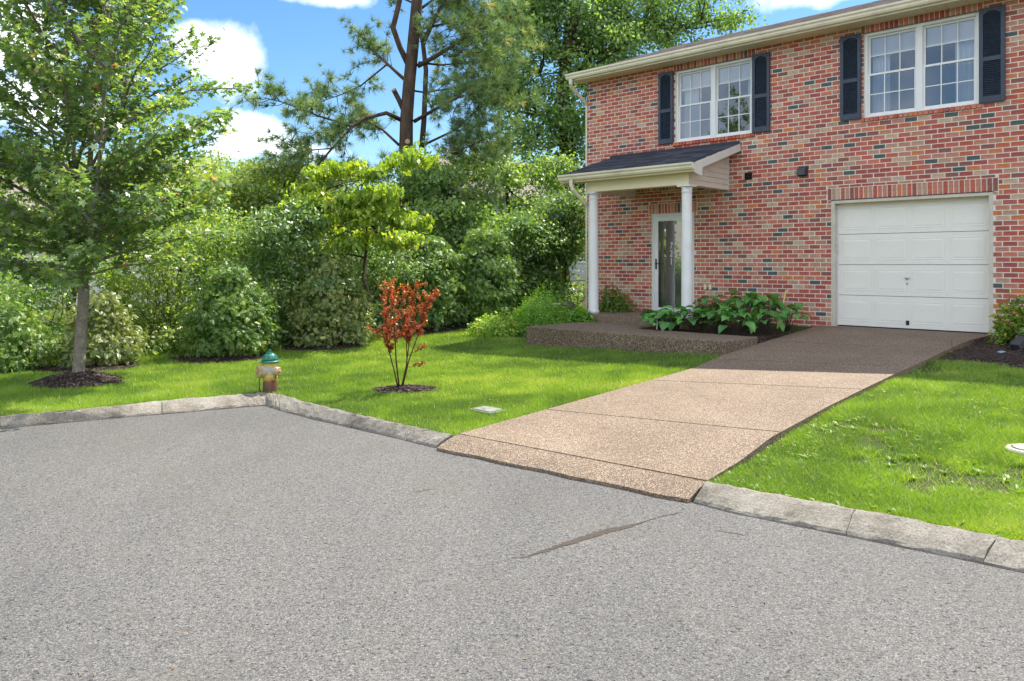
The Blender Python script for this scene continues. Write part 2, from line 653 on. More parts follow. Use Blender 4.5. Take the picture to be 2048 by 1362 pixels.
    M['shingle_dark'] = shingles('dark_shingle', [(0, (0.035, 0.038, 0.052)), (0.6, (0.06, 0.064, 0.082)), (1, (0.095, 0.098, 0.115))])
    M['shingle'] = shingles('weathered_shingle', [(0, (0.19, 0.155, 0.14)), (0.6, (0.28, 0.235, 0.21)), (1, (0.38, 0.32, 0.29))])

    # bark
    def bark(name, a, b, s=9.0, zs=0.25, bump=0.03):
        n = NT(name)
        v = n.mapping((1, 1, zs))
        f = n.noise(s, 8, 0.7, v, 0.8)
        c = n.ramp(f, [(0.3, a), (0.7, b)])
        return n.pbr(c, 0.9, n.bump(f, bump), spec=0.2)
    M['bark_grey'] = bark('grey_bark', (0.115, 0.10, 0.08), (0.33, 0.29, 0.23), 14, 0.9, 0.015)
    M['bark_pine'] = bark('pine_bark', (0.035, 0.026, 0.021), (0.16, 0.105, 0.075), 9, 0.2, 0.05)
    M['bark_dark'] = bark('dark_bark', (0.028, 0.022, 0.017), (0.10, 0.078, 0.058), 10, 0.25, 0.02)
    M['bark_red'] = bark('reddish_bark', (0.05, 0.02, 0.015), (0.13, 0.06, 0.04), 20, 0.3, 0.006)
    M['cut_wood'] = simple('cut_wood', (0.45, 0.33, 0.21), 0.8, 0.2, 14)

    # foliage; tint picks the leaf's own colour
    M['leaf_maple'] = leaf_mat('maple_leaf', [(0, (0.108, 0.213, 0.088)), (0.5, (0.217, 0.374, 0.120)), (0.85, (0.431, 0.573, 0.144)), (0.97, (0.620, 0.620, 0.144)), (1.0, (0.620, 0.324, 0.189))], 0.58, gloss=0.080)
    M['leaf_lime'] = leaf_mat('lime_leaf', [(0, (0.206, 0.356, 0.048)), (0.5, (0.354, 0.525, 0.061)), (1.0, (0.596, 0.620, 0.123))], 0.55, gloss=0.035)
    M['leaf_mid'] = leaf_mat('mid_green_leaf', [(0, (0.113, 0.231, 0.073)), (0.5, (0.243, 0.416, 0.114)), (0.9, (0.451, 0.614, 0.143)), (1, (0.620, 0.620, 0.238))], 0.6, gloss=0.05)
    M['leaf_yellow'] = leaf_mat('yellow_green_leaf', [(0, (0.204, 0.312, 0.085)), (0.5, (0.356, 0.498, 0.121)), (1, (0.620, 0.620, 0.196))], 0.6, gloss=0.05)
    M['leaf_dark'] = leaf_mat('dark_green_leaf', [(0, (0.100, 0.197, 0.088)), (0.5, (0.204, 0.353, 0.126)), (0.9, (0.386, 0.510, 0.172)), (1, (0.620, 0.620, 0.296))], 0.55, gloss=0.05)
    M['leaf_hemlock'] = leaf_mat('evergreen_spray', [(0, (0.093, 0.190, 0.044)), (0.5, (0.185, 0.329, 0.070)), (0.9, (0.369, 0.501, 0.091)), (1, (0.620, 0.620, 0.242))], 0.4, gloss=0.045)
    M['leaf_pale'] = leaf_mat('pale_spray', [(0, (0.132, 0.194, 0.050)), (0.5, (0.266, 0.348, 0.088)), (0.85, (0.582, 0.589, 0.190)), (1, (0.620, 0.620, 0.480))], 0.35, gloss=0.06)
    M['needle'] = leaf_mat('pine_needle', [(0, (0.099, 0.188, 0.073)), (0.5, (0.219, 0.345, 0.134)), (0.9, (0.433, 0.518, 0.203)), (1, (0.620, 0.575, 0.269))], 0.3, gloss=0.035)
    M['leaf_red'] = leaf_mat('red_leaf', [(0, (0.193, 0.041, 0.025)), (0.5, (0.419, 0.093, 0.035)), (0.85, (0.620, 0.210, 0.037)), (1, (0.620, 0.444, 0.075))], 0.5, (1.2, 0.8, 0.5), gloss=0.035)
    M['leaf_fern'] = leaf_mat('fern_leaf', [(0, (0.100, 0.260, 0.030)), (0.5, (0.177, 0.408, 0.041)), (0.9, (0.338, 0.576, 0.071)), (1, (0.620, 0.620, 0.181))], 0.45)
    M['leaf_bed'] = leaf_mat('bed_leaf', [(0, (0.066, 0.202, 0.049)), (0.5, (0.111, 0.318, 0.071)), (0.9, (0.186, 0.449, 0.097)), (1, (0.350, 0.592, 0.158))], 0.35, gloss=0.035, rough=0.4)
    M['leaf_box'] = leaf_mat('boxy_shrub_leaf', [(0, (0.055, 0.126, 0.017)), (0.5, (0.137, 0.252, 0.028)), (0.9, (0.273, 0.403, 0.042)), (1, (0.491, 0.504, 0.070))], 0.4, gloss=0.035)
    M['grass'] = leaf_mat('grass_blade', [(0, (0.133, 0.242, 0.040)), (0.45, (0.243, 0.404, 0.047)), (0.8, (0.365, 0.539, 0.068)), (0.93, (0.526, 0.581, 0.149)), (1, (0.542, 0.539, 0.341))], 0.45, (1.15, 1.1, 0.3), gloss=0.035)
    M['dry'] = simple('dry_stalk', (0.22, 0.15, 0.08), 0.9, 0.3, 15)
    M['brush'] = simple('dead_brush', (0.13, 0.055, 0.045), 0.9, 0.4, 9)
    M['rock'] = simple('field_stone', (0.20, 0.17, 0.145), 0.9, 0.45, 5, 0.02, 14)


make_materials()


# ------------------------------------------------------------------ ground shape
KB_PX = [(-420, 894, 1.78), (0, 858, 1.78), (195, 840, 1.78), (324, 829, 1.78), (497, 814, 1.78), (533, 811.5, 1.78), (560, 821, 1.78),
         (628, 839, 1.78), (704, 856, 1.78), (790, 876, 1.78), (871, 896, 1.78)]
KT_PX = [(-420, 866, 1.65), (0, 832, 1.65), (140, 821, 1.65), (324, 801, 1.65), (470, 789, 1.65), (527, 785, 1.65), (560, 789, 1.65),
         (631, 808.5, 1.65), (716, 828, 1.65), (800, 847, 1.66), (905, 870, 1.67)]
RB_PX = [(1388, 1006, 1.78), (1472, 1028, 1.78), (1692, 1072, 1.78), (1967, 1128, 1.78), (2400, 1222, 1.78)]
RT_PX = [(1414, 962, 1.66), (1500, 978, 1.66), (1712, 1017, 1.66), (1997, 1072, 1.66), (2400, 1152, 1.66)]
KB = [P(*p) for p in KB_PX]
KT = [P(*p) for p in KT_PX]
RB = [P(*p) for p in RB_PX]
RT = [P(*p) for p in RT_PX]

UL, UR = -5.59, -2.98
HL = [(0, 1.11), (2, 1.23), (3.5, 1.335), (4.4, 1.45), (5.4, 1.50), (7.5, 1.60), (8.9, 1.665), (9.17, 1.745)]
HR = [(0, 1.11), (1.1, 1.12), (3, 1.22), (4.67, 1.305), (5.5, 1.354), (6.34, 1.407), (7.12, 1.471), (7.57, 1.508), (8.14, 1.611), (8.63, 1.66), (8.95, 1.745)]


def drive_pt(fs, s):
    """fs 0..1 from garage to street, s 0..1 from left to right edge"""
    tl, tr = fs * 9.17, fs * 8.95
    hl = np.interp(tl, *zip(*HL))
    hr = np.interp(tr, *zip(*HR))
    ur = np.interp(tr, [0, 1.5, 9], [-2.88, -2.96, -3.0])
    u = UL + (ur - UL) * s
    t = tl + (tr - tl) * s
    p = hw(u, -t)
    p.z = CAMH - (hl + (hr - hl) * s)
    return p


def tps_fit(pts):
    X = np.array([[p[0], p[1]] for p in pts]); z = np.array([p[2] for p in pts])
    n = len(X)
    d = np.linalg.norm(X[:, None] - X[None], axis=-1)
    K = np.where(d > 0, d * d * np.log(np.maximum(d, 1e-9)), 0) + np.eye(n) * 0.05
    A = np.zeros((n + 3, n + 3))
    A[:n, :n] = K
    A[:n, n] = 1; A[:n, n + 1:] = X
    A[n, :n] = 1; A[n + 1:, :n] = X.T
    w = np.linalg.solve(A, np.concatenate([z, np.zeros(3)]))
    return X, w


_cp = [P(*p) for p in [(0, 832, 1.675), (140, 821, 1.675), (324, 801, 1.675), (470, 789, 1.675), (560, 789, 1.675), (716, 828, 1.675), (880, 866, 1.685),
                       (1430, 965, 1.69), (1712, 1017, 1.685), (1997, 1072, 1.685), (2300, 1130, 1.685),
                       (1052, 692, 1.51), (1250, 700, 1.43), (800, 775, 1.66), (157, 765, 1.66), (905, 707, 1.62),
                       (0, 745, 1.67), (400, 715, 1.62), (600, 703, 1.60), (700, 690, 1.56), (900, 655, 1.43), (1030, 640, 1.33)]]
for f_ in (0.0, 0.2, 0.35, 0.5, 0.65, 0.8, 0.93):
    a, b = drive_pt(f_, 0), drive_pt(f_, 1)
    _cp.append(hw(UL - 0.1, -f_ * 9.17) + Vector((0, 0, a.z - FLOOR - 0.035)))
    _cp.append(hw(-2.85, -f_ * 8.95) + Vector((0, 0, b.z - FLOOR - 0.06)))
for u, w, z in [(-1.2, -1, 0.56), (1, -1, 0.58), (3, -3, 0.5), (1, -4.5, 0.45), (-11, 0.3, 0.58), (-11.3, 3, 0.75), (-12, 9, 1.0), (4, -8.6, 0.12), (-8, -1, 0.55), (-6, -1, 0.6)]:
    p = hw(u, w); _cp.append(Vector((p.x, p.y, z)))
for x, y, z in [(-12, 14, 0.12), (-12, 8, 0.12), (-8, 20, 0.25), (-2, 24, 0.7), (-14, 30, 0.3), (-4, 36, 0.8), (14, 36, 1.2), (22, 22, 1.2), (20, 6, 0.6), (-28, 20, 0.1), (-28, 45, 0.3), (22, 50, 1.2), (0, 50, 0.9)]:
    _cp.append(Vector((x, y, z)))
_tX, _tw = tps_fit(_cp)


def gz(x, y):
    x = np.atleast_1d(np.asarray(x, float)); y = np.atleast_1d(np.asarray(y, float))
    xs = np.clip(x, -30, 24); ys = np.clip(y, 2, 50)
    out = np.empty(len(xs))
    for i in range(0, len(xs), 40000):
        a = np.stack([xs[i:i + 40000], ys[i:i + 40000]], 1)
        d = np.linalg.norm(a[:, None] - _tX[None], axis=-1)
        k = d * d * np.log(np.maximum(d, 1e-9))
        out[i:i + 40000] = k @ _tw[:len(_tX)] + _tw[len(_tX)] + a @ _tw[len(_tX) + 1:]
    return out


def g1(x, y):
    return float(gz(x, y)[0])


def inpoly(x, y, poly):
    x = np.asarray(x); y = np.asarray(y)
    c = np.zeros(x.shape, bool)
    n = len(poly)
    for i in range(n):
        x0, y0 = poly[i][0], poly[i][1]
        x1, y1 = poly[(i + 1) % n][0], poly[(i + 1) % n][1]
        if y0 == y1:
            continue
        hit = ((y0 > y) != (y1 > y)) & (x < (x1 - x0) * (y - y0) / (y1 - y0) + x0)
        c ^= hit
    return c


_lipL, _lipR = drive_pt(1.0, 0), drive_pt(1.0, 1)
_kl, _kr = KB[0] - KB[1], RB[-1] - RB[-2]
_far_l = KB[0] + _kl.normalized() * 40
_far_r = RB[-1] + _kr.normalized() * 40
STREET = [_far_l] + KB + RB + [_far_r, Vector((_far_r.x, -60, 0)), Vector((_far_l.x, -60, 0))]
KERB_MID = [_far_l] + [a.lerp(b, 0.8) for a, b in zip(KB, KT)] + [a.lerp(b, 0.8) for a, b in zip(RB, RT)] + [_far_r, Vector((_far_r.x, -60, 0)), Vector((_far_l.x, -60, 0))]
KERB_BACK = [_far_l + Vector((0, 0.3, 0))] + KT + RT + [_far_r + Vector((0.2, 0.2, 0)), Vector((_far_r.x, -60, 0)), Vector((_far_l.x, -60, 0))]


def build_ground():
    fx = np.concatenate([-np.geomspace(400, 9, 22), np.arange(-8.8, 6.0, 0.1), np.geomspace(6.2, 400, 24)])
    fy = np.concatenate([-np.geomspace(300, 4, 10), np.arange(-3, 3.2, 0.6), np.arange(3.4, 19, 0.1), np.geomspace(19.3, 600, 26)])
    X, Y = np.meshgrid(fx, fy)
    x, y = X.ravel(), Y.ravel()
    z = gz(x, y)
    z = np.where(y < 1.5, 0.15, z)
    z = np.where(inpoly(x, y, KERB_MID), -0.15, z)
    u, w = to_uw(x, y)
    und = (u > -5.45) & (u < -3.1) & (w > -8.9) & (w < 0.1)
    z = np.where(und, z - 0.12, z)
    z = np.where((w > 0.15) & (w < 8.8) & (u > -10.7) & (u < 4), FLOOR - 0.35, z)
    nx, ny = len(fx), len(fy)
    idx = np.arange(nx * ny).reshape(ny, nx)
    F = np.stack([idx[:-1, :-1], idx[:-1, 1:], idx[1:, 1:], idx[1:, :-1]], -1).reshape(-1, 4)
    o = np_mesh('ground', np.stack([x, y, z], 1), F, M['soil'], smooth=True)
    tag(o, kind='structure')

    st = MB()
    st.face_set([(p[0], p[1], 0) for p in STREET], [tuple(range(len(STREET)))[::-1]])
    tag(st.build('street', M['asphalt']), kind='structure')
    # dark sealed crack lying on the asphalt
    rg = random.Random(5)
    pts = [(1058, 1112), (1080, 1105), (1105, 1097), (1130, 1088), (1160, 1079), (1190, 1069), (1222, 1060), (1252, 1054), (1276, 1048), (1312, 1036)]
    wd = [0.006, 0.02, 0.024, 0.030, 0.034, 0.038, 0.034, 0.026, 0.010, 0.003]
    c0 = [P(a, b, 1.78) for a, b in pts]
    NS = 110
    c, wl_ = [], []
    for i in range(NS + 1):
        t = i / NS * (len(c0) - 1)
        k = min(int(t), len(c0) - 2)
        c.append(c0[k].lerp(c0[k + 1], t - k)); wl_.append(wd[k] + (wd[k + 1] - wd[k]) * (t - k))
    vs = []
    wa = wb = 1.0
    for i, p in enumerate(c):
        d = (c[min(i + 1, NS)] - c[max(i - 1, 0)]).normalized()
        s = Vector((-d.y, d.x, 0))
        wa = 0.55 * wa + 0.45 * rg.uniform(0.35, 1.35); wb = 0.55 * wb + 0.45 * rg.uniform(0.35, 1.35)
        vs += [p + s * wl_[i] * wa + Vector((0, 0, 0.003)), p - s * wl_[i] * wb + Vector((0, 0, 0.003))]
    m = MB().face_set(vs, [(2 * i, 2 * i + 1, 2 * i + 3, 2 * i + 2) for i in range(len(c) - 1)])
    tag(m.build('crack_filler', M['crack']), kind='structure')
    for a, b in [((1020, 1117), (1062, 1113)), ((1310, 1037), (1365, 1025)), ((1430, 1060), (1490, 1072)), ((820, 985), (870, 978))]:
        q0, q1 = P(*a, 1.78), P(*b, 1.78)
        m = MB()
        k = 7
        vs = []
        d = (q1 - q0).normalized(); s = Vector((-d.y, d.x, 0))
        for i in range(k):
            p = q0.lerp(q1, i / (k - 1)) + s * rg.uniform(-0.012, 0.012) + Vector((0, 0, 0.003))
            h = 0.004 if 0 < i < k - 1 else 0.001
            vs += [p + s * h, p - s * h]
        m.face_set(vs, [(2 * i, 2 * i + 1, 2 * i + 3, 2 * i + 2) for i in range(k - 1)])
        tag(m.build('crack', M['crack']), kind='structure')


n_ = NT('crack_filler')
M['crack'] = n_.pbr(n_.ramp(n_.noise(40, 4, 0.7), [(0.3, (0.045, 0.037, 0.03)), (0.7, (0.095, 0.078, 0.062))]), 0.9, spec=0.2)


def poly_cut(A, a0, a1):
    """samples of polyline A between fractional lengths a0..a1 by x picture coordinate index"""
    n = max(14, int((a1 - a0) * 10) + 2)
    out = []
    for i in range(n):
        t = a0 + (a1 - a0) * i / (n - 1)
        k = min(int(t), len(A) - 2)
        out.append(A[k].lerp(A[k + 1], t - k))
    return out


def build_kerb():
    root = empty('kerb', KB[5]); root['kind'] = 'structure'
    inv = Matrix.Translation(-KB[5])
    rg = random.Random(2)

    def piece(B, T, a0, a1):
        g = 0.004
        b = poly_cut(B, a0 + g, a1 - g)
        t = poly_cut(T, a0 + g, a1 - g)
        prof = [(0.0, -0.12), (0.0, 0.012), (0.06, 0.03), (0.35, 0.072), (0.68, 0.112), (0.85, 0.128), (0.96, 0.132), (1.0, 0.125), (1.0, -0.12)]
        vs = []
        n = len(prof)
        for p, q in zip(b, t):
            top = q.z / 0.13
            for (s, z) in prof:
                r = p.lerp(q, s)
                j = rg.uniform(-0.006, 0.006) if 0 < z else 0
                vs.append(inv @ Vector((r.x + (rg.uniform(-0.007, 0.007) if z > 0 else 0), r.y, z * top + j)))
        fs = []
        for i in range(len(b) - 1):
            for k in range(n - 1):
                fs.append((i * n + k, (i + 1) * n + k, (i + 1) * n + k + 1, i * n + k + 1))
        fs.append(tuple(range(n)))
        e = (len(b) - 1) * n
        fs.append(tuple(e + k for k in range(n))[::-1])
        MB().face_set(vs, fs).build('kerb_stone', M['kerb'], root, smooth=False)
    for a0, a1 in [(0, 1.0), (1.0, 3.0), (3.0, 5.0), (5.0, 6.0), (6.0, 8.0), (8.0, 9.3), (9.3, 10.0)]:
        piece(KB, KT, a0, a1)
    for a0, a1 in [(0, 2.0), (2.0, 3.0), (3.0, 4.0)]:
        piece(RB, RT, a0, a1)
    # far runs beyond the picture
    for A, Bt, d in ((KB[0], KT[0], _kl.normalized()), (RB[-1], RT[-1], _kr.normalized())):
        for i in range(4):
            piece([A + d * (i * 3), A + d * (i * 3 + 3)], [Bt + d * (i * 3), Bt + d * (i * 3 + 3)], 0, 1)


def build_driveway():
    o0 = drive_pt(0.5, 0.5)
    root = empty('driveway', o0); root['kind'] = 'structure'
    cuts = [0.0, 0.235, 0.42, 0.60, 0.825, 0.968, 1.0]
    ns = 10
    for a, b in zip(cuts[:-1], cuts[1:]):
        g = 0.0011
        nt_ = max(2, int((b - a) * 60))
        vs, fs = [], []
        for i in range(nt_ + 1):
            f = a + g + (b - a - 2 * g) * i / nt_
            for j in range(ns + 1):
                p = drive_pt(f, j / ns) - o0
                if b == 1.0 and i == nt_:
                    p = p + Vector((-NX, -NY, 0)) * 0.015 * math.sin(j * 2.3) + Vector((0, 0, -0.01))
                vs.append(p)
        w = ns + 1
        for i in range(nt_):
            for j in range(ns):
                fs.append((i * w + j, i * w + j + 1, (i + 1) * w + j + 1, (i + 1) * w + j))
        # skirt
        loop = [i * w for i in range(nt_ + 1)] + [nt_ * w + j for j in range(1, w)] + [i * w + ns for i in range(nt_ - 1, -1, -1)] + [j for j in range(ns - 1, 0, -1)]
        base = len(vs)
        for k in loop:
            vs.append(vs[k] - Vector((0, 0, 0.14 if b < 1 else 0.05)))
        for k in range(len(loop)):
            k2 = (k + 1) % len(loop)
            fs.append((loop[k], loop[k2], base + k2, base + k))
        fs = [f[::-1] for f in fs]
        MB().face_set(vs, fs).build('driveway_slab', M['aggregate'], root)


def build_walk():
    # raised walk, porch landing, planting bed, all of exposed aggregate
    wk = empty('front_walk', hw(-7.6, -3.0, -0.045), math.atan2(UY, UX)); wk['kind'] = 'structure'

    def loc(u, w, z):
        return (u + 7.6, w + 3.0, z + 0.045)
    m = MB()
    m.prism([(loc(u, w, 0)[0], loc(u, w, 0)[1]) for u, w in [(-9.62, -3.5), (-5.60, -3.5), (-5.60, -2.45), (-7.95, -2.45), (-7.95, -1.66), (-9.62, -1.66)]], -0.55, 0.0, axis=2)
    m.build('walk_slab', M['aggregate_old'], wk, bevel=0.012)
    m = MB().box(loc(-10.25, -1.655, -0.5), loc(-7.2, -0.004, 0.10))
    m.build('porch_landing', M['aggregate'], wk, bevel=0.012)
    b = MB()
    b.box((-7.19, -2.445, -0.4), (-5.605, -0.004, -0.075))
    b.box((-7.945, -2.445, -0.4), (-7.19, -1.66, -0.075))
    o = b.build('planting_bed', M['mulch'])
    o.location = hw(0, 0, 0); o.rotation_euler = (0, 0, math.atan2(UY, UX)); o['kind'] = 'structure'


def mound(name, x, y, rx, ry, h, seed, parent=None):
    rg = random.Random(seed)
    nr, na = 7, 26
    ph = [rg.uniform(0, 6.28) for _ in range(4)]
    vs = []
    z0 = g1(x, y)
    for i in range(nr + 1):
        r = i / nr
        for j in range(na):
            t = 2 * math.pi * j / na
            k = 1 + 0.10 * math.sin(2 * t + ph[0]) + 0.08 * math.sin(3 * t + ph[1]) + 0.05 * math.sin(7 * t + ph[2])
            px, py = x + rx * r * k * math.cos(t), y + ry * r * k * math.sin(t)
            zz = g1(px, py) + h * (1 - r ** 1.6) + rg.uniform(-0.012, 0.012) - (0.04 if i == nr else -0.006)
            vs.append((px - x, py - y, zz - z0))
    fs = []
    for i in range(nr):
        for j in range(na):
            j2 = (j + 1) % na
            if i == 0:
                fs.append((0, na + j, na + j2))
            else:
                fs.append((i * na + j, (i + 1) * na + j, (i + 1) * na + j2, i * na + j2))
    o = MB().face_set(vs, fs).build(name, M['mulch'], smooth=True)
    o.location = (x, y, z0)
    o['kind'] = 'structure'
    # loose chips on the mound
    m = MB()
    for _ in range(150):
        r = math.sqrt(rg.random()) * 1.06; t = rg.uniform(0, 6.28)
        px, py = x + rx * r * math.cos(t), y + ry * r * math.sin(t)
        zz = g1(px, py) + h * max(0, 1 - r ** 1.6) + 0.012
        a = rg.uniform(0, 3.14)
        Mx = Matrix.Translation((px - x, py - y, zz - z0)) @ Matrix.Rotation(a, 4, 'Z') @ Matrix.Rotation(rg.uniform(-0.4, 0.4), 4, 'X')
        s = rg.uniform(0.5, 1.3)
        m.box((-0.03 * s, -0.008 * s, -0.004), (0.03 * s, 0.008 * s, 0.006), Mx)
    c = m.build('mulch_chips', M['chip'], o)
    c['kind'] = 'stuff'
    return o


MOUNDS = []     # (x, y, rx, ry)


build_ground()
build_kerb()
build_driveway()
build_walk()

# ------------------------------------------------------------------ the house
HROT = math.atan2(UY, UX)
EAVE = 5.27
SL = 0.35
house = empty('brick_house', hw(0, 0, 0), HROT, 'two storey red brick townhouse with white garage door and small porch', 'house')
rng = random.Random(11)
U_L, U_R = -10.93, 3.2
W1 = (-8.60, -6.90, 3.645, 5.115)
W2 = (-4.82, -3.07, 3.665, 5.125)
GAR = (-5.385, -2.875, -0.12, 2.245)
DOOR = (-9.185, -8.17, -0.12, 2.165)
OPEN = [W1, W2, GAR, DOOR]
SOLD = [(-8.66, -6.84, 5.125, 5.27), (-4.88, -3.01, 5.135, 5.27), (-5.46, -2.80, 2.255, 2.465), (-9.26, -8.10, 2.175, 2.385), (-10.0, -7.55, 2.66, 2.86)]
SILL = [(-8.66, -6.84, 3.57, 3.64), (-4.88, -3.01, 3.59, 3.66)]


def cells(u0, u1, z0, z1, holes):
    us = sorted({u0, u1, *[min(max(h[0], u0), u1) for h in holes], *[min(max(h[1], u0), u1) for h in holes]})
    zs = sorted({z0, z1, *[min(max(h[2], z0), z1) for h in holes], *[min(max(h[3], z0), z1) for h in holes]})
    for a, b in zip(us[:-1], us[1:]):
        run = None
        for c, d in zip(zs[:-1], zs[1:]):
            mid = ((a + b) / 2, (c + d) / 2)
            hole = any(h[0] < mid[0] < h[1] and h[2] < mid[1] < h[3] for h in holes)
            if hole:
                if run: yield run
                run = None
            else:
                run = (a, b, run[2] if run else c, d)
        if run: yield run


def build_walls():
    m = MB()
    for a, b, c, d in cells(U_L + 0.012, U_R, -0.5, EAVE + 0.1, OPEN):
        m.box((a, 0.0045, c), (b, 0.24, d))
    m.build('mortar_wall', M['mortar'], house)
    m = MB()
    m.prism([(0.24, -0.5), (8.6, -0.5), (8.6, EAVE), (4.05, EAVE + 4.55 * SL - 0.1), (0.24, EAVE + 0.06)], U_L, U_L + 0.2, axis=0)
    m.prism([(0.24, -0.5), (8.6, -0.5), (8.6, EAVE), (4.05, EAVE + 4.55 * SL - 0.1), (0.24, EAVE + 0.06)], U_R - 0.2, U_R, axis=0)
    m.box((U_L + 0.2, 8.4, -0.5), (U_R - 0.2, 8.6, EAVE))
    m.build('side_wall', M['side_brick'], house)
    # inside: floors, ceiling and a back wall, so the windows look into rooms
    m = MB()
    m.box((U_L + 0.2, 0.24, 2.72), (U_R - 0.2, 8.4, 2.95))
    m.box((U_L + 0.2, 3.4, 2.95), (U_R - 0.2, 3.5, EAVE + 0.05))
    m.box((U_L + 0.2, 0.24, EAVE + 0.06), (U_R - 0.2, 8.4, EAVE + 0.16))
    m.box((-5.85, 0.24, 2.95), (-5.75, 3.4, EAVE + 0.05))
    m.box((U_L + 0.2, 2.4, -0.4), (U_R - 0.2, 2.5, 2.72))
    m.box((-6.0, 0.24, -0.4), (-5.9, 2.4, 2.72))
    m.build('interior_wall', M['room'], house)


n_ = NT('side_brickwork')
_b = n_.N('ShaderNodeTexBrick')
n_.L(n_.mapping((1, 1, 1), (rad(90), 0, rad(90))), _b.inputs['Vector'])
_b.inputs['Scale'].default_value = 1.0
_b.inputs['Brick Width'].default_value = 0.203
_b.inputs['Row Height'].default_value = 0.0813
_b.inputs['Mortar Size'].default_value = 0.005
_b.inputs['Color1'].default_value = (0.36, 0.10, 0.075, 1)
_b.inputs['Color2'].default_value = (0.42, 0.20, 0.15, 1)
_b.inputs['Mortar'].default_value = (0.45, 0.40, 0.32, 1)
M['side_brick'] = n_.pbr(_b.outputs['Color'], 0.9)

_bm = {}


def pick_tint(r):
    x = r.random()
    if x < 0.052: return 0.97
    if x < 0.12: return 0.90
    if x < 0.18: return 0.53
    if x < 0.23: return 0.83
    if x < 0.32: return 0.73
    if x < 0.46: return 0.63
    return r.choice([0.03, 0.13, 0.23, 0.33, 0.43])


def brick_geo(mb, w, h, M_=None, tint=0.1, d=0.08, ch=0.003, jag=None):
    """brick with its front face chamfered; centred, front face at y=0"""
    a, b = w / 2, h / 2
    vs = [(-a + ch, 0, -b + ch), (a - ch, 0, -b + ch), (a - ch, 0, b - ch), (-a + ch, 0, b - ch),
          (-a, ch, -b), (a, ch, -b), (a, ch, b), (-a, ch, b),
          (-a, d, -b), (a, d, -b), (a, d, b), (-a, d, b)]
    fs = [(0, 1, 2, 3), (4, 5, 1, 0), (5, 6, 2, 1), (6, 7, 3, 2), (7, 4, 0, 3), (8, 9, 5, 4), (9, 10, 6, 5), (10, 11, 7, 6), (11, 8, 4, 7)]
    if M_ is not None:
        vs = [M_ @ Vector(p) for p in vs]
    mb.face_set(vs, fs, tint)


def brick_mesh(w, h, tint, var=0):
    key = (round(w, 3), round(h, 3), tint, var)
    if key not in _bm:
        mb = MB()
        brick_geo(mb, w, h, None, tint)
        _bm[key] = mb.mesh('brick', M['brick'])
    return _bm[key]


def build_bricks():
    CP, BP, J = 0.0813, 0.203, 0.0145
    holes = OPEN + SOLD + SILL
    todo = []
    k0 = int(-0.45 / CP)
    for k in range(k0, int(EAVE / CP) + 1):
        z0, z1 = k * CP + J / 2, (k + 1) * CP - J / 2
        z1 = min(z1, EAVE - 0.002)
        if z1 - z0 < 0.02: continue
        hs = [h for h in holes if h[2] < z1 and h[3] > z0]
        us = sorted({U_L, U_R, *[h[0] for h in hs], *[h[1] for h in hs]})
        spans = []
        for a, b in zip(us[:-1], us[1:]):
            lo, hi = z0, z1
            for h in hs:
                if h[0] < (a + b) / 2 < h[1]:
                    if h[2] <= lo + 1e-6: lo = max(lo, h[3] + J * 0.6)
                    if h[3] >= hi - 1e-6: hi = min(hi, h[2] - J * 0.6)
            if hi - lo < 0.018: continue
            if spans and abs(spans[-1][1] - a) < 1e-6 and abs(spans[-1][2] - lo) < 1e-6 and abs(spans[-1][3] - hi) < 1e-6:
                spans[-1][1] = b
            else:
                spans.append([a, b, lo, hi])
        off = (k % 2) * BP / 2 + rng.uniform(-0.006, 0.006)
        for a, b, lo, hi in spans:
            i = math.floor((a - off) / BP)
            while True:
                x0 = max(a, off + i * BP) + (J / 2 if off + i * BP > a else (J / 2 if a > U_L else 0))
                x1 = min(b, off + (i + 1) * BP) - J / 2
                if off + i * BP >= b: break
                i += 1
                if x1 - x0 < 0.03: continue
                full = abs((x1 - x0) - (BP - J)) < 1e-4 and abs(hi - lo - (CP - J)) < 1e-4
                todo.append(((x0 + x1) / 2 + (rng.uniform(-0.002, 0.002) if full else 0), (lo + hi) / 2, x1 - x0, hi - lo, pick_tint(rng), rng.uniform(-0.002, 0.0015), full))

    def seen(t):
        p = hw(t[0], 0, t[1])
        x, y = 1024 + FPX * p.x / p.y, 528 - FPX * (p.z - CAMH) / p.y
        if not (0 < x < 2040 and 0 < y < 1362) or not t[6]:
            return -1
        return 1 / p.y
    order = sorted(range(len(todo)), key=lambda i: -seen(todo[i]))
    single = set(i for i in order[:298] if seen(todo[i]) > 0)
    rest = MB()
    for i, (u, z, w, h, tint, pr, full) in enumerate(todo):
        if i in single:
            o = bpy.data.objects.new('brick', brick_mesh(w, h, tint))
            link(o, house)
            o.location = (u, pr, z)
            o.rotation_euler = (0, rng.uniform(-0.006, 0.006), 0)
        else:
            brick_geo(rest, w, h, Matrix.Translation((u, pr, z)) @ Matrix.Rotation(rng.uniform(-0.006, 0.006), 4, 'Y'), tint)
    o = rest.build('brickwork', M['brick'], house)
    o['kind'] = 'stuff'
    # upright bricks over the openings
    for (a, b, c, d) in SOLD:
        n = round((b - a) / 0.0775)
        for i in range(n):
            u = a + (b - a) * (i + 0.5) / n
            o = bpy.data.objects.new('soldier_brick', brick_mesh((b - a) / n - 0.0145, d - c - 0.006, pick_tint(rng)))
            link(o, house)
            o.location = (u, -0.003 + rng.uniform(-0.002, 0.002), (c + d) / 2)
    # sloping sill bricks
    for (a, b, c, d) in SILL:
        n = round((b - a) / 0.0775)
        for i in range(n):
            u = a + (b - a) * (i + 0.5) / n
            o = bpy.data.objects.new('sill_brick', brick_mesh((b - a) / n - 0.0145, d - c, rng.choice([0.03, 0.13, 0.23, 0.33, 0.53, 0.63])))
            link(o, house)
            o.location = (u, -0.028, (c + d) / 2)
            o.rotation_euler = (rad(-9), 0, 0)


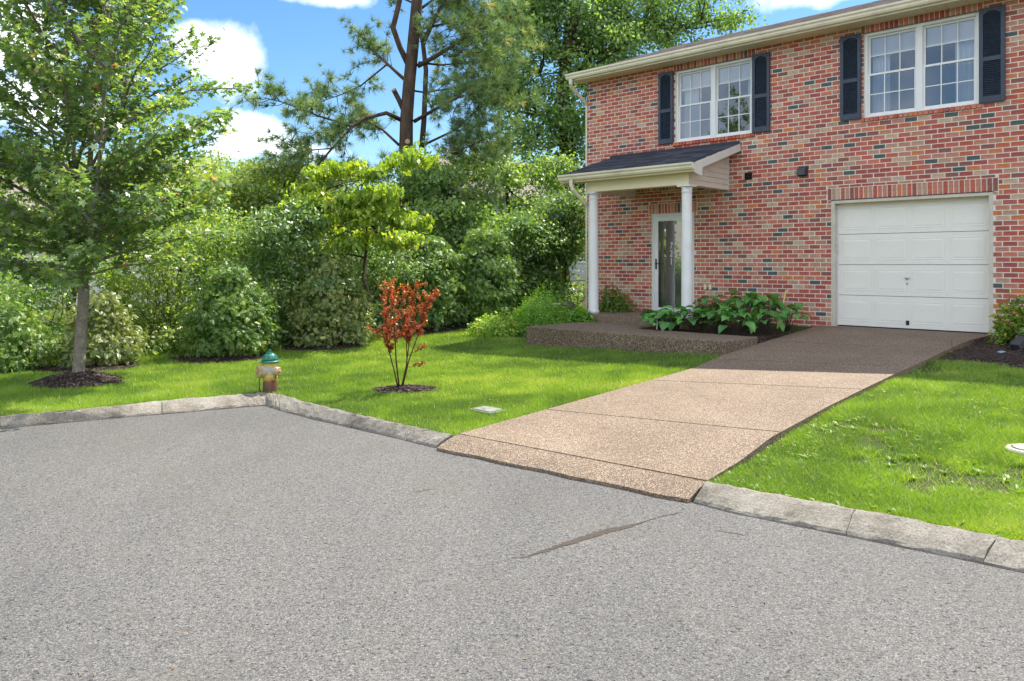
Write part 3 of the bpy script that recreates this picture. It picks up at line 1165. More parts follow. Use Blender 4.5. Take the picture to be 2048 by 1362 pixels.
def build_window(R, nm):
    a, b, c, d = R
    fr = MB()
    F0, F1 = 0.03, 0.13
    e = 0.045
    # outer frame and centre mullion
    fr.box((a, F0, c), (a + e, F1, d)); fr.box((b - e, F0, c), (b, F1, d))
    fr.box((a + e, F0, d - e), (b - e, F1, d)); fr.box((a + e, F0, c), (b - e, F1, c + e * 0.8))
    mid = (a + b) / 2
    fr.box((mid - 0.05, F0 - 0.004, c + e * 0.8), (mid + 0.05, F1, d - e))
    o = fr.build('window', M['white'], house, bevel=0.004)
    mesh_p = {}
    zm = c + (d - c) * 0.505
    for (x0, x1) in ((a + e, mid - 0.05), (mid + 0.05, b - e)):
        for up in (0, 1):
            z0, z1 = (c + e * 0.8, zm + 0.02) if not up else (zm - 0.02, d - e)
            y0, y1 = (0.055, 0.085) if not up else (0.088, 0.118)
            s = 0.034
            sm = MB()
            sm.box((x0, y0, z0), (x0 + s, y1, z1)); sm.box((x1 - s, y0, z0), (x1, y1, z1))
            sm.box((x0 + s, y0, z0), (x1 - s, y1, z0 + s)); sm.box((x0 + s, y0, z1 - s), (x1 - s, y1, z1))
            sm.build('sash', M['white'], o)
            gx0, gx1, g0, g1_ = x0 + s, x1 - s, z0 + s, z1 - s
            mu = MB()
            ym = (y0 + y1) / 2
            for i in (1, 2):
                u = gx0 + (gx1 - gx0) * i / 3
                mu.box((u - 0.008, ym - 0.009, g0), (u + 0.008, ym + 0.009, g1_))
            zc = (g0 + g1_) / 2
            for i in range(3):
                u0 = gx0 + (gx1 - gx0) * i / 3 + (0.008 if i else 0)
                u1 = gx0 + (gx1 - gx0) * (i + 1) / 3 - (0.008 if i < 2 else 0)
                mu.box((u0, ym - 0.007, zc - 0.008), (u1, ym + 0.007, zc + 0.008))
            mu.build('muntin_grid', M['white'], o)
            for i in range(3):
                for j in range(2):
                    u0 = gx0 + (gx1 - gx0) * i / 3 + 0.0085; u1 = gx0 + (gx1 - gx0) * (i + 1) / 3 - 0.0085
                    q0 = g0 + (g1_ - g0) * j / 2 + 0.0085; q1 = g0 + (g1_ - g0) * (j + 1) / 2 - 0.0085
                    k = (up, round(u1 - u0, 4), round(q1 - q0, 4))
                    if k not in mesh_p:
                        w_, h_ = (u1 - u0) / 2, (q1 - q0) / 2
                        mesh_p[k] = MB().face_set([(-w_, 0, -h_), (w_, 0, -h_), (w_, 0, h_), (-w_, 0, h_)], [(0, 1, 2, 3)]).mesh('pane', M['glass'] if up else M['screen'])
                    p = bpy.data.objects.new('pane', mesh_p[k])
                    link(p, o)
                    p.location = ((u0 + u1) / 2, ym, (q0 + q1) / 2)
                    p.rotation_euler = (rng.uniform(-0.004, 0.004), 0, rng.uniform(-0.004, 0.004))
    # head flashing
    MB().box((a - 0.02, -0.012, d + 0.001), (b + 0.02, 0.10, d + 0.009)).build('head_flashing', M['black'], house)
    return o


def build_shutter(u0, u1, z0, z1, root):
    w, h = u1 - u0, z1 - z0
    zm = z0 + h * 0.46
    y0, y1 = -0.045, -0.002
    m = MB()
    st = 0.058
    m.box((u0, y0, z0), (u0 + st, y1, z1)); m.box((u1 - st, y0, z0), (u1, y1, z1))
    m.box((u0 + st, y0, z0), (u1 - st, y1, z0 + 0.10)); m.box((u0 + st, y0, zm - 0.035), (u1 - st, y1, zm + 0.035))
    # arched top rail
    n = 10
    ua, ub = u0 + st, u1 - st
    arc = [(ua + (ub - ua) * i / n, z1 - 0.105 + 0.05 * math.sin(math.pi * i / n)) for i in range(n + 1)]
    m.prism(arc[::-1] + [(ua, z1), (ub, z1)], y0, y1, axis=1)
    m.box((ua, y1 - 0.008, z0 + 0.1), (ub, y1, z1 - 0.06))
    o = m.build('shutter', M['shutter'], root, bevel=0.003)
    lv = MB()
    for a, b in ((z0 + 0.10, zm - 0.035), (zm + 0.035, z1 - 0.075)):
        k = int((b - a) / 0.033)
        for i in range(k):
            z = a + (b - a) * (i + 0.5) / k
            if z > z1 - 0.09:
                s = 0.05
            else:
                s = 0
            Mx = Matrix.Translation(((ua + ub) / 2, -0.028, z)) @ Matrix.Rotation(rad(38), 4, 'X')
            lv.box((-(ub - ua) / 2 + s, -0.015, -0.0035), ((ub - ua) / 2 - s, 0.015, 0.0035), Mx)
    l = lv.build('louvers', M['shutter'], o)
    l['kind'] = 'stuff'
    for zz in (z0 + h * 0.18, z0 + h * 0.8):
        for uu in (u0 + 0.03, u1 - 0.03):
            MB().lathe([(0.008, 0), (0.008, 0.004), (0.003, 0.006)], 8, Matrix.Translation((uu, y0, zz)) @ Matrix.Rotation(rad(90), 4, 'X')).build('shutter_screw', M['black'], o)


def gutter_prof(w0, z0, s=1.0):
    """K-profile gutter hanging in front of fascia at w0, bottom z0"""
    return [(w0, z0), (w0 - 0.065 * s, z0), (w0 - 0.085 * s, z0 + 0.03 * s), (w0 - 0.09 * s, z0 + 0.06 * s), (w0 - 0.115 * s, z0 + 0.085 * s),
            (w0 - 0.12 * s, z0 + 0.118 * s), (w0 - 0.105 * s, z0 + 0.118 * s), (w0 - 0.10 * s, z0 + 0.10 * s), (w0 - 0.012, z0 + 0.095 * s), (w0 - 0.012, z0 + 0.115 * s), (w0, z0 + 0.115 * s)]


def build_roof():
    e0 = -0.43
    uL = -11.13
    ridge_w = 4.25
    zE = EAVE + 0.115
    # decks
    m = MB()
    zr = zE + (ridge_w - e0) * SL
    m.prism([(e0, zE), (ridge_w, zr), (ridge_w, zr - 0.09), (e0, zE - 0.06)], uL + 0.03, U_R, axis=0)
    m.prism([(ridge_w, zr), (ridge_w * 2 - e0, zE), (ridge_w * 2 - e0, zE - 0.06), (ridge_w, zr - 0.09)], uL + 0.03, U_R, axis=0)
    roof = m.build('roof', M['shingle'], house)
    sh = MB()
    rg = random.Random(4)
    for side in (0, 1):
        n = int((ridge_w - e0) * math.hypot(1, SL) / 0.142) + 1
        for i in range(n):
            d0 = i * 0.142 / math.hypot(1, SL)
            u = uL - rg.uniform(0, 0.3)
            while u < U_R:
                u1 = u + rg.uniform(0.24, 0.36)
                ua, ub = max(u, uL), min(u1 - 0.006, U_R)
                if ub > ua:
                    th = rg.uniform(0.008, 0.016)
                    wa, wb = e0 - 0.03 + d0, e0 - 0.03 + d0 + 0.155
                    za, zb = zE - 0.03 * SL + d0 * SL + th, zE - 0.03 * SL + (d0 + 0.155) * SL + 0.002
                    if side: wa, wb = 2 * ridge_w - wa, 2 * ridge_w - wb
                    sh.face_set([(ua, wa, za), (ub, wa, za), (ub, wb, zb), (ua, wb, zb), (ua, wa, za - th - 0.004), (ub, wa, za - th - 0.004)],
                                [(0, 1, 2, 3), (4, 5, 1, 0), (4, 0, 3), (5, 2, 1)], rg.random())
                u = u1
    o = sh.build('shingles', M['shingle'], roof)
    o['kind'] = 'stuff'
    # fascia, gutter
    MB().box((uL + 0.02, e0, EAVE - 0.03), (U_R, e0 + 0.025, zE - 0.005)).build('fascia', M['gutter'], house)
    g = MB()
    g.prism(gutter_prof(e0 - 0.002, EAVE + 0.002), uL - 0.005, U_R, axis=0)
    g.prism([(e0 - 0.002, EAVE + 0.002), (e0 - 0.067, EAVE + 0.002), (e0 - 0.12, EAVE + 0.12), (e0 - 0.002, EAVE + 0.12)], uL - 0.009, uL - 0.005, axis=0)
    g.build('gutter', M['gutter'], house)
    # soffit panels
    pw = 0.305
    k = int((U_R - uL) / pw)
    me = None
    for i in range(k + 1):
        u0 = uL + 0.02 + i * pw
        if me is None:
            mm = MB().box((0, e0 + 0.027, EAVE - 0.012), (pw - 0.012, -0.006, EAVE + 0.004)).box((pw - 0.012, e0 + 0.027, EAVE - 0.004), (pw, -0.006, EAVE + 0.004))
            mm.box((pw * 0.48, e0 + 0.027, EAVE - 0.0145), (pw * 0.5, -0.006, EAVE - 0.012))
            me = mm.mesh('soffit_panel', M['soffit'])
        if u0 + pw > U_R: break
        o = bpy.data.objects.new('soffit_panel', me)
        link(o, house)
        o.location = (u0, 0, 0)
    # gable rake on the left end
    for s in (0, 1):
        pts = [(e0, zE + 0.004), (ridge_w, zr + 0.004), (ridge_w, zr - 0.16), (e0, zE - 0.145)]
        if s: pts = [(2 * ridge_w - p[0], p[1]) for p in pts]
        MB().prism(pts, uL, uL + 0.028, axis=0).build('rake_board', M['gutter'], house)
    # downspout from the gutter corner round the left wall
    d = MB()
    pts = [(uL + 0.12, e0 - 0.06, EAVE + 0.0), (uL + 0.12, e0 - 0.06, EAVE - 0.10), (uL + 0.09, e0 + 0.02, EAVE - 0.17), (U_L - 0.055, 0.03, EAVE - 0.46), (U_L - 0.055, 0.08, EAVE - 0.55), (U_L - 0.055, 0.08, 0.0)]
    d.tube(pts, 0.043, 8)
    d.build('downspout', M['gutter'], house)


def build_porch():
    u0, u1 = -10.27, -7.14
    e0, zE = -1.72, 2.94
    p = 0.305
    zW = zE + (-0.004 - e0) * p
    deck = MB()
    deck.prism([(e0, zE), (-0.004, zW), (-0.004, zW - 0.08), (e0, zE - 0.05)], u0 + 0.03, u1 - 0.03, axis=0)
    pr = deck.build('porch_roof', M['shingle_dark'], house)
    rg = random.Random(8)
    meshes = {}
    rows = int((0 - e0) * math.hypot(1, p) / 0.142)
    for i in range(rows + 1):
        d0 = i * 0.142 / math.hypot(1, p)
        u = u0 - rg.uniform(0, 0.3)
        while u < u1:
            wd = rg.choice([0.26, 0.30, 0.34])
            ua, ub = max(u, u0), min(u + wd - 0.006, u1)
            u += wd
            if ub - ua < 0.02: continue
            run = min(0.152, -0.006 - (e0 - 0.03 + d0))
            if run < 0.03: continue
            key = (round(ub - ua, 3), round(run, 3), rg.randrange(3))
            if key not in meshes:
                th = 0.011 + 0.002 * key[2]
                mb = MB().face_set([(0, 0, th), (ub - ua, 0, th), (ub - ua, run, run * p + 0.003), (0, run, run * p + 0.003), (0, 0, -0.002), (ub - ua, 0, -0.002), (ub - ua, run, run * p - 0.001), (0, run, run * p - 0.001)],
                                   [(0, 1, 2, 3), (4, 5, 1, 0), (7, 4, 0, 3), (5, 6, 2, 1), (4, 7, 6, 5)], [0.12, 0.5, 0.88][key[2]])
                meshes[key] = mb.mesh('shingle', M['shingle_dark'])
            o = bpy.data.objects.new('shingle', meshes[key])
            link(o, pr)
            o.location = (ua, e0 - 0.03 + d0, zE - 0.03 * p + d0 * p + 0.003)
    # flashing against the brick
    MB().box((u0, -0.02, zW - 0.01), (u1 - 0.02, -0.006, zW + 0.055)).build('step_flashing', M['shingle_dark'], pr)
    MB().box((u0 + 0.03, e0, zE - 0.165), (u1 - 0.03, e0 + 0.022, zE - 0.012)).build('porch_fascia', M['cream'], house)
    g = MB()
    g.prism(gutter_prof(e0 - 0.002, zE - 0.125), u0 - 0.005, u1 - 0.02, axis=0)
    for uu in (u0 - 0.008, u1 - 0.02):
        g.prism([(e0 - 0.002, zE - 0.125), (e0 - 0.067, zE - 0.125), (e0 - 0.12, zE - 0.007), (e0 - 0.002, zE - 0.007)], uu, uu + 0.003, axis=0)
    g.build('porch_gutter', M['gutter'], house)
    # rake boards with plumb-cut tails
    for ua in (u0, u1 - 0.028):
        MB().prism([(e0 + 0.001, zE + 0.002), (-0.008, zW + 0.002), (-0.008, zW - 0.145), (e0 + 0.26, zE - 0.075), (e0 + 0.24, zE - 0.235), (e0 + 0.03, zE - 0.20), (e0 + 0.001, zE - 0.16)], ua, ua + 0.028, axis=0).build('porch_rake_board', M['rake'], house)
    bz0, bz1 = 2.575, 2.80
    cu = (-9.67, -7.50)
    # front beam, side beams
    m = MB()
    m.box((cu[0] - 0.10, -1.50, bz0), (cu[1] + 0.10, -1.30, bz1))
    m.build('porch_beam', M['cream'], house, bevel=0.004)
    m = MB()
    m.box((cu[0] - 0.10, -1.298, bz0), (cu[0] + 0.10, -0.006, bz1))
    m.build('porch_beam', M['rake'], house, bevel=0.004)
    MB().box((u0 + 0.03, e0 + 0.024, bz1 + 0.002), (u1 - 0.03, -1.24, bz1 + 0.012)).build('porch_soffit', M['soffit'], house)
    MB().box((cu[0] + 0.10, -1.298, bz1 - 0.03), (cu[1] - 0.1, -0.006, bz1 - 0.015)).build('porch_ceiling', M['soffit'], house)
    MB().box((cu[1] - 0.10, -1.298, bz0), (cu[1] + 0.092, -0.006, bz1 - 0.005)).build('porch_beam', M['rake'], house)
    # lap siding on the gable side
    lap = 0.102
    for sgn, us in ((1, cu[1] + 0.094), (-1, cu[0] - 0.102)):
        i = 0
        z = bz0 - 0.005
        while z < zW - 0.16:
            # board from wall to where the slope cuts it
            wlim = max(-1.50, e0 + (z + lap * 0.5 - zE + 0.10) / p) if z + lap * 0.5 > bz1 else -1.50
            if wlim > -0.1: break
            top = z + lap
            x0, x1 = us, us + sgn * 0.020
            MB().face_set([(x1, wlim, z), (x1, -0.022, z), (x0 + sgn * 0.003, -0.022, top), (x0 + sgn * 0.003, wlim, top), (x0, wlim, z), (x0, -0.022, z), (x0, -0.022, top), (x0, wlim, top)],
                          [(0, 1, 2, 3), (4, 5, 1, 0), (3, 2, 6, 7), (0, 3, 7, 4), (1, 5, 6, 2)]).build('siding_board', M['siding'], house)
            z += lap
        MB().box((us - 0.002 if sgn > 0 else us - 0.022, -0.021, bz0 - 0.01), (us + 0.022 if sgn > 0 else us + 0.002, -0.005, zW - 0.15)).build('corner_trim', M['rake'], house)
    # columns
    for u in cu:
        c = MB()
        Mx = Matrix.Translation((u, -1.40, 0))
        zb = 0.10
        c.lathe([(0.118, zb + 0.0), (0.118, zb + 0.06), (0.108, zb + 0.075), (0.103, zb + 0.09), (0.101, 0.9), (0.094, 2.40), (0.094, 2.43), (0.104, 2.44), (0.104, 2.455), (0.094, 2.465), (0.094, 2.50), (0.115, 2.535)], 28, Mx)
        o = c.build('porch_column', M['column'], house, smooth=True)
        for pol in o.data.polygons:
            if len(pol.vertices) > 4: pol.use_smooth = False
        MB().box((u - 0.135, -1.535, 2.537), (u + 0.135, -1.265, 2.573)).build('column_capital', M['column'], o, bevel=0.004)
    # porch downspout: elbow from the gutter back to the column side
    d = MB()
    ud = u0 + 0.32
    pts = [(ud, e0 - 0.06, zE - 0.12), (ud, e0 - 0.06, zE - 0.24), (ud + 0.02, e0 - 0.04, zE - 0.31), (cu[0] - 0.20, -1.36, zE - 0.62), (cu[0] - 0.165, -1.30, zE - 0.72), (cu[0] - 0.16, -1.30, 0.0)]
    d.tube(pts, 0.04, 8)
    d.build('porch_downspout', M['gutter'], house)


def build_door():
    a, b, c, d = DOOR
    # frame
    m = MB()
    m.box((a, 0.03, 0.06), (a + 0.045, 0.15, d)); m.box((b - 0.045, 0.03, 0.06), (b, 0.15, d)); m.box((a + 0.045, 0.03, d - 0.045), (b - 0.045, 0.15, d))
    m.box((a, 0.0, 0.04), (b, 0.16, 0.085))
    fr = m.build('door_frame', M['white'], house, bevel=0.003)
    a2, b2, d2 = a + 0.048, b - 0.048, d - 0.048
    m = MB()
    y0, y1 = 0.04, 0.075
    m.box((a2, y0, 0.09), (a2 + 0.085, y1, d2)); m.box((b2 - 0.085, y0, 0.09), (b2, y1, d2))
    m.box((a2 + 0.085, y0, d2 - 0.10), (b2 - 0.085, y1, d2)); m.box((a2 + 0.085, y0, 0.09), (b2 - 0.085, y1, 0.19))
    sd = m.build('storm_door', M['white'], house, bevel=0.003)
    g = MB().face_set([(a2 + 0.085, 0.058, 0.19), (b2 - 0.085, 0.058, 0.19), (b2 - 0.085, 0.058, d2 - 0.10), (a2 + 0.085, 0.058, d2 - 0.10)], [(0, 1, 2, 3)])
    g.build('door_glass', M['door_glass'], sd)
    m = MB().box((a2 + 0.085, 0.05, 0.19), (a2 + 0.10, 0.07, d2 - 0.10)).box((a2 + 0.02, 0.105, 0.09), (a2 + 0.06, 0.125, d2))
    m.build('glazing_strip', M['dark_grey'], sd)
    m = MB()
    uh = a2 + 0.038
    m.box((uh - 0.016, y0 - 0.012, 1.00), (uh + 0.016, y0, 1.22))
    m.tube([(uh, y0 - 0.01, 1.12), (uh, y0 - 0.05, 1.12), (uh + 0.12, y0 - 0.055, 1.115)], 0.009, 8)
    m.build('door_handle', M['black'], sd)
    # inner door behind the glass, two raised panels
    m = MB().box((a + 0.05, 0.155, 0.09), (b - 0.05, 0.20, d - 0.05))
    for z0, z1 in ((0.25, 0.95), (1.1, 1.95)):
        for x0, x1 in ((a + 0.15, a + 0.45), (a + 0.55, b - 0.15)):
            m.box((x0, 0.145, z0), (x1, 0.155, z1))
    m.build('front_door', M['door_panel'], house, bevel=0.004)
    # house number on the glass, one figure under the other
    for i, ch in enumerate('721'):
        cu = bpy.data.curves.new('house_number', 'FONT')
        cu.body = ch
        cu.size = 0.19
        cu.extrude = 0.002
        cu.align_x = 'CENTER'
        tmp = bpy.data.objects.new('house_number_text', cu)
        COL.objects.link(tmp)
        dg = bpy.context.evaluated_depsgraph_get()
        me = bpy.data.meshes.new_from_object(tmp.evaluated_get(dg))
        bpy.data.objects.remove(tmp, do_unlink=True)
        bpy.data.curves.remove(cu)
        me.materials.clear()
        me.materials.append(M['white'])
        o = bpy.data.objects.new('house_number', me)
        link(o, sd)
        o.rotation_euler = (rad(90), 0, 0)
        o.location = (-8.735, 0.052, 1.43 - i * 0.165)
        o.scale = (0.85, 1, 1)


def build_garage():
    a, b, c, d = GAR
    m = MB()
    e = 0.055
    m.box((a, -0.004, -0.03), (a + e, 0.17, d)); m.box((b - e, -0.004, -0.03), (b, 0.17, d)); m.box((a + e, -0.004, d - e), (b - e, 0.17, d))
    m.build('garage_jamb', M['jamb'], house, bevel=0.004)
    MB().box((a - 0.01, -0.012, d + 0.001), (b + 0.01, 0.1, d + 0.010)).build('lintel_angle', M['black'], house)
    x0, x1 = a + e + 0.004, b - e - 0.004
    z0, z1 = 0.012, d - e - 0.006
    gd = bpy.data.objects.new('garage_door', None); gd.empty_display_size = 0.2
    link(gd, house); gd.location = ((x0 + x1) / 2, 0.15, z0)
    W, H = x1 - x0, (z1 - z0)
    sec = H / 4
    ms = MB().box((-W / 2, 0, 0.004), (W / 2, 0.045, sec - 0.004)).mesh('door_section', M['garage'])
    pw = (W - 0.05) / 4
    mp = MB()
    ow, oh = pw / 2 - 0.04, sec / 2 - 0.085
    i1, i2 = 0.02, 0.045
    rings = [(ow, oh, 0.0), (ow - i1 * 0.4, oh - i1 * 0.4, -0.0025), (ow - i1, oh - i1, 0.001), (ow - i2, oh - i2, -0.0035)]
    vs = []
    for (w_, h_, y) in rings:
        vs += [(-w_, y, -h_), (w_, y, -h_), (w_, y, h_), (-w_, y, h_)]
    fs = []
    for r in range(3):
        for k in range(4):
            k2 = (k + 1) % 4
            fs.append((r * 4 + k, r * 4 + k2, r * 4 + 4 + k2, r * 4 + 4 + k))
    fs.append((12, 13, 14, 15))
    mp.face_set(vs, fs)
    mpm = mp.mesh('raised_panel', M['garage'])
    for i in range(4):
        o = bpy.data.objects.new('door_section', ms); link(o, gd); o.location = (0, 0, i * sec)
        for j in range(4):
            q = bpy.data.objects.new('raised_panel', mpm); link(q, gd)
            q.location = (-W / 2 + 0.025 + pw * (j + 0.5), -0.0015, i * sec + sec / 2)
    m = MB()
    m.lathe([(0.03, 0), (0.03, 0.006), (0.012, 0.012), (0.012, 0.03)], 14, Matrix.Translation((-0.04, 0, 0.86)) @ Matrix.Rotation(rad(90), 4, 'X'))
    m.box((-0.075, -0.036, 0.852), (0.012, -0.026, 0.868))
    m.build('door_handle', M['steel'], gd)
    MB().lathe([(0.02, 0), (0.02, 0.006), (0.008, 0.009)], 14, Matrix.Translation((-0.035, 0, 0.765)) @ Matrix.Rotation(rad(90), 4, 'X')).build('door_lock', M['steel'], gd)
    m = MB()
    m.box((-0.055, -0.012, 0.06), (-0.005, -0.0005, 0.135))
    m.tube([(-0.045, -0.014, 0.125), (-0.045, -0.03, 0.10), (-0.015, -0.03, 0.10), (-0.015, -0.014, 0.125)], 0.005, 6)
    m.build('pull_handle', M['black'], gd)
    MB().box((-W / 2, 0.0, -0.016), (W / 2, 0.045, 0.003)).build('bottom_seal', M['black'], gd)
    MB().box((x0 - 0.004, 0.132, z0), (x0 + 0.018, 0.149, z1)).build('door_stop', M['white'], house)
    MB().box((x1 - 0.018, 0.132, z0), (x1 + 0.004, 0.149, z1)).build('door_stop', M['white'], house)
    MB().box((x0 + 0.018, 0.132, z1 - 0.03), (x1 - 0.018, 0.149, z1 + 0.006)).build('door_stop', M['cream'], house)
    # keypad on the left jamb
    m = MB().box((a + e, 0.055, 1.33), (a + e + 0.02, 0.11, 1.48))
    m.build('keypad', M['jamb'], house, bevel=0.004)
    # threshold concrete under the door
    MB().box((a, -0.01, -0.4), (b, 0.5, -0.006)).build('garage_floor', M['aggregate'], house)


def build_wall_fittings():
    # square vent
    u, z = wl(1497, 352)
    m = MB()
    m.box((u - 0.075, -0.012, z - 0.07), (u + 0.075, 0.02, z + 0.07))
    v = m.build('wall_vent', M['black'], house)
    for i in range(4):
        zz = z - 0.05 + i * 0.033
        Mx = Matrix.Translation((u, -0.018, zz)) @ Matrix.Rotation(rad(35), 4, 'X')
        MB().box((-0.068, -0.012, -0.002), (0.068, 0.012, 0.002), Mx).build('vent_louver', M['black'], v)
    # hooded vent
    u, z = wl(1606, 343)
    h = MB()
    prof = [(-0.002, -0.075), (-0.002, 0.085), (-0.03, 0.085), (-0.075, 0.06), (-0.105, 0.015), (-0.115, -0.07), (-0.10, -0.07), (-0.09, 0.01), (-0.065, 0.045), (-0.03, 0.065), (-0.012, 0.065), (-0.012, -0.075)]
    h.prism(prof, u - 0.075, u + 0.075, axis=0)
    for s in (-1, 1):
        xs = u + s * 0.075
        h.prism([(-0.012, -0.075), (-0.012, 0.065), (-0.03, 0.065), (-0.065, 0.045), (-0.09, 0.01), (-0.10, -0.07)], min(xs, xs - s * 0.006), max(xs, xs - s * 0.006), axis=0)
    h.box((u - 0.095, -0.006, z * 0 - 0.09), (u + 0.095, -0.001, 0.10))
    o = h.build('vent_hood', M['dark_grey'], house)
    o.location = (0, 0, z)
    # small pale outlets near the ground
    for px, py in ((1411, 574), (1421, 574)):
        u, z = wl(px, py)
        MB().box((u - 0.026, -0.03, z - 0.05), (u + 0.026, -0.002, z + 0.05)).build('outlet_cover', M['cream'], house, bevel=0.004)


def build_inside():
    Rz = HROT

    def curtain(u0, u1, z0, z1, lab, seed, flare=0.0):
        rg = random.Random(seed)
        n, k = 28, 6
        vs = []
        ph = rg.uniform(0, 6)
        for j in range(k + 1):
            f = j / k
            for side in (0, 1):
                for i in range(n + 1):
                    s = i / n
                    uu = u0 + (u1 - u0) * s * (1 - flare * (1 - abs(2 * f - 1)) if flare else 1)
                    y = 0.24 + 0.028 * math.sin(s * 5.5 * 2 * math.pi + ph + 0.4 * f) + side * 0.004
                    vs.append((uu - u0, y, z0 + (z1 - z0) * f))
        w = n + 1
        fs = []
        for j in range(k):
            for i in range(n):
                a = j * 2 * w + i
                fs.append((a, a + 1, a + 2 * w + 1, a + 2 * w))
                b = a + w
                fs.append((b + 1, b, b + 2 * w, b + 2 * w + 1))
        o = MB().face_set(vs, fs).build('curtain', M['curtain'], smooth=True)
        p = hw(u0, 0, 0)
        o.location = p; o.rotation_euler = (0, 0, Rz)
        tag(o, lab, 'curtain', 'curtains behind the upstairs windows')

    curtain(W1[0] + 0.05, W1[0] + 0.42, W1[2] - 0.1, W1[3] - 0.02, 'pale curtain at the left edge of the window over the porch', 1)
    curtain(W1[1] - 0.20, W1[1] - 0.02, W1[2] - 0.1, W1[3] - 0.02, 'narrow pale curtain at the right edge of the window over the porch', 2)
    curtain(W2[0] + 0.05, W2[0] + 0.36, W2[2] - 0.1, W2[3] - 0.02, 'pale curtain at the left edge of the window over the garage', 3)
    curtain(W2[1] - 0.40, W2[1] - 0.02, W2[2] - 0.1, W2[3] - 0.02, 'wide pale curtain at the right edge of the window over the garage', 4)

    def blind(u0, u1, z1, lab):
        root = empty('window_blind', hw((u0 + u1) / 2, 0.155, z1), Rz, lab, 'blind', 'raised blinds upstairs')
        h = (u1 - u0) / 2
        MB().box((-h, -0.02, -0.04), (h, 0.02, 0)).build('head_rail', M['blind'], root)
        sl = MB()
        for i in range(9):
            Mx = Matrix.Translation((0, 0, -0.055 - i * 0.028)) @ Matrix.Rotation(rad(-55), 4, 'X')
            sl.box((-h, -0.02, -0.001), (h, 0.02, 0.001), Mx)
        s = sl.build('slats', M['blind'], root); s['kind'] = 'stuff'
        MB().box((-h, -0.018, -0.325), (h, 0.018, -0.30)).build('bottom_rail', M['blind'], root)
    for Wn, nm in ((W1, 'over the porch'), (W2, 'over the garage')):
        mid = (Wn[0] + Wn[1]) / 2
        blind(Wn[0] + 0.06, mid - 0.06, Wn[3] - 0.05, 'white blind drawn up in the left half of the window ' + nm)
        blind(mid + 0.06, Wn[1] - 0.06, Wn[3] - 0.05, 'white blind drawn up in the right half of the window ' + nm)
    # cushion on the sill of the left window
    c = MB()
    prof = [(0.001, -0.10), (0.12, -0.095), (0.19, -0.06), (0.205, 0.0), (0.19, 0.06), (0.13, 0.095), (0.001, 0.105)]
    c.lathe(prof, 20, None, wob=lambda t, z: 1 + 0.07 * math.sin(3 * t + 1))
    o = c.build('cushion', M['cushion'], smooth=True)
    o.location = hw(-7.98, 0.46, W1[2] + 0.10); o.scale = (1.2, 0.8, 1.0)
    tag(o, 'pale beige cushion behind the lower pane of the window over the porch', 'cushion')
    # the ledge it lies on
    t = MB().box((-0.9, 0.26, -0.04), (0.9, 0.85, 0)).box((-0.88, 0.3, -0.66), (-0.82, 0.8, -0.04)).box((0.82, 0.3, -0.66), (0.88, 0.8, -0.04)).build('side_table', M['room'])
    t.location = hw(-7.75, 0, W1[2] - 0.01); t.rotation_euler = (0, 0, Rz)
    tag(t, 'low grey table inside the window over the porch', 'table')


build_walls()
build_bricks()
build_window(W1, 1)
build_window(W2, 2)
for Wn in (W1, W2):
    build_shutter(Wn[0] - 0.40, Wn[0] - 0.045, Wn[2] - 0.01, Wn[3] + 0.02, house)
    build_shutter(Wn[1] + 0.012, Wn[1] + 0.367, Wn[2] - 0.01, Wn[3] + 0.02, house)
build_roof()
build_porch()
build_door()
build_garage()
build_wall_fittings()
build_inside()


# ------------------------------------------------------------------ plants
RS = np.random.RandomState(7)
L_OVAL = (np.array([(0, 0, 0), (0.24, 0.28, 0.05), (0.22, 0.65, 0.02), (0, 1, -0.12), (-0.22, 0.65, 0.02), (-0.24, 0.28, 0.05)]), np.array([[0, 1, 2, 3, 4, 5]]))
L_NARROW = (np.array([(0, 0, 0), (0.14, 0.4, 0.02), (0, 1, -0.1), (-0.14, 0.4, 0.02)]), np.array([[0, 1, 2, 3]]))
L_DIA = (np.array([(0, 0, 0), (0.32, 0.45, 0.04), (0, 1, -0.08), (-0.32, 0.45, 0.04)]), np.array([[0, 1, 2, 3]]))
L_MAPLE = (np.array([(0, 0, 0), (0.44, 0.02, -.04), (0.26, 0.26, 0.02), (0.56, 0.62, -.08), (0.2, 0.58, 0.02), (0, 1.0, -0.1), (-0.2, 0.58, 0.02), (-0.56, 0.62, -.08), (-0.26, 0.26, 0.02), (-0.44, 0.02, -.04)]), np.array([[0, 1, 2, 3, 4, 5, 6, 7, 8, 9]]))


def tuft_tpl(n=20, seed=1, wid=0.05):
    r = np.random.RandomState(seed)
    V, F = [], []
    for i in range(n):
        th = r.uniform(0, 2 * math.pi); el = r.uniform(0.1, 1.25)
        d = np.array([math.cos(th) * math.cos(el), math.sin(el), math.sin(th) * math.cos(el)])
        s = unit(np.cross(d, r.normal(size=3))) * wid * 0.5
        L = r.uniform(0.75, 1.0)
        b = len(V)
        V += [-s, s, d * L + s * 0.2 + np.array([0, 0, -0.08])]
        F.append([b, b + 1, b + 2])
    return np.array(V), np.array(F)


def spray_tpl(seed=1, n=9):
    """flat drooping frond of small scales along a midrib, for hemlock and cypress"""
    r = np.random.RandomState(seed)
    V, F = [], []
    for i in range(n):
        t = 0.1 + 0.9 * i / (n - 1)
        side = -1 if i % 2 else 1
        L = 0.5 * (1 - t * 0.75) + 0.08
        a = side * (0.75 - 0.2 * t) if i < n - 1 else 0
        d = np.array([math.sin(a), math.cos(a), -0.25 * t])
        p = np.array([0, t * 0.85, -0.22 * t * t])
        s = np.array([d[1], -d[0], 0]) * 0.075
        b = len(V)
        V += [p, p + d * L * 0.5 + s, p + d * L + np.array([0, 0, -0.05]), p + d * L * 0.5 - s]
        F.append([b, b + 1, b + 2, b + 3])
    return np.array(V), np.array(F)


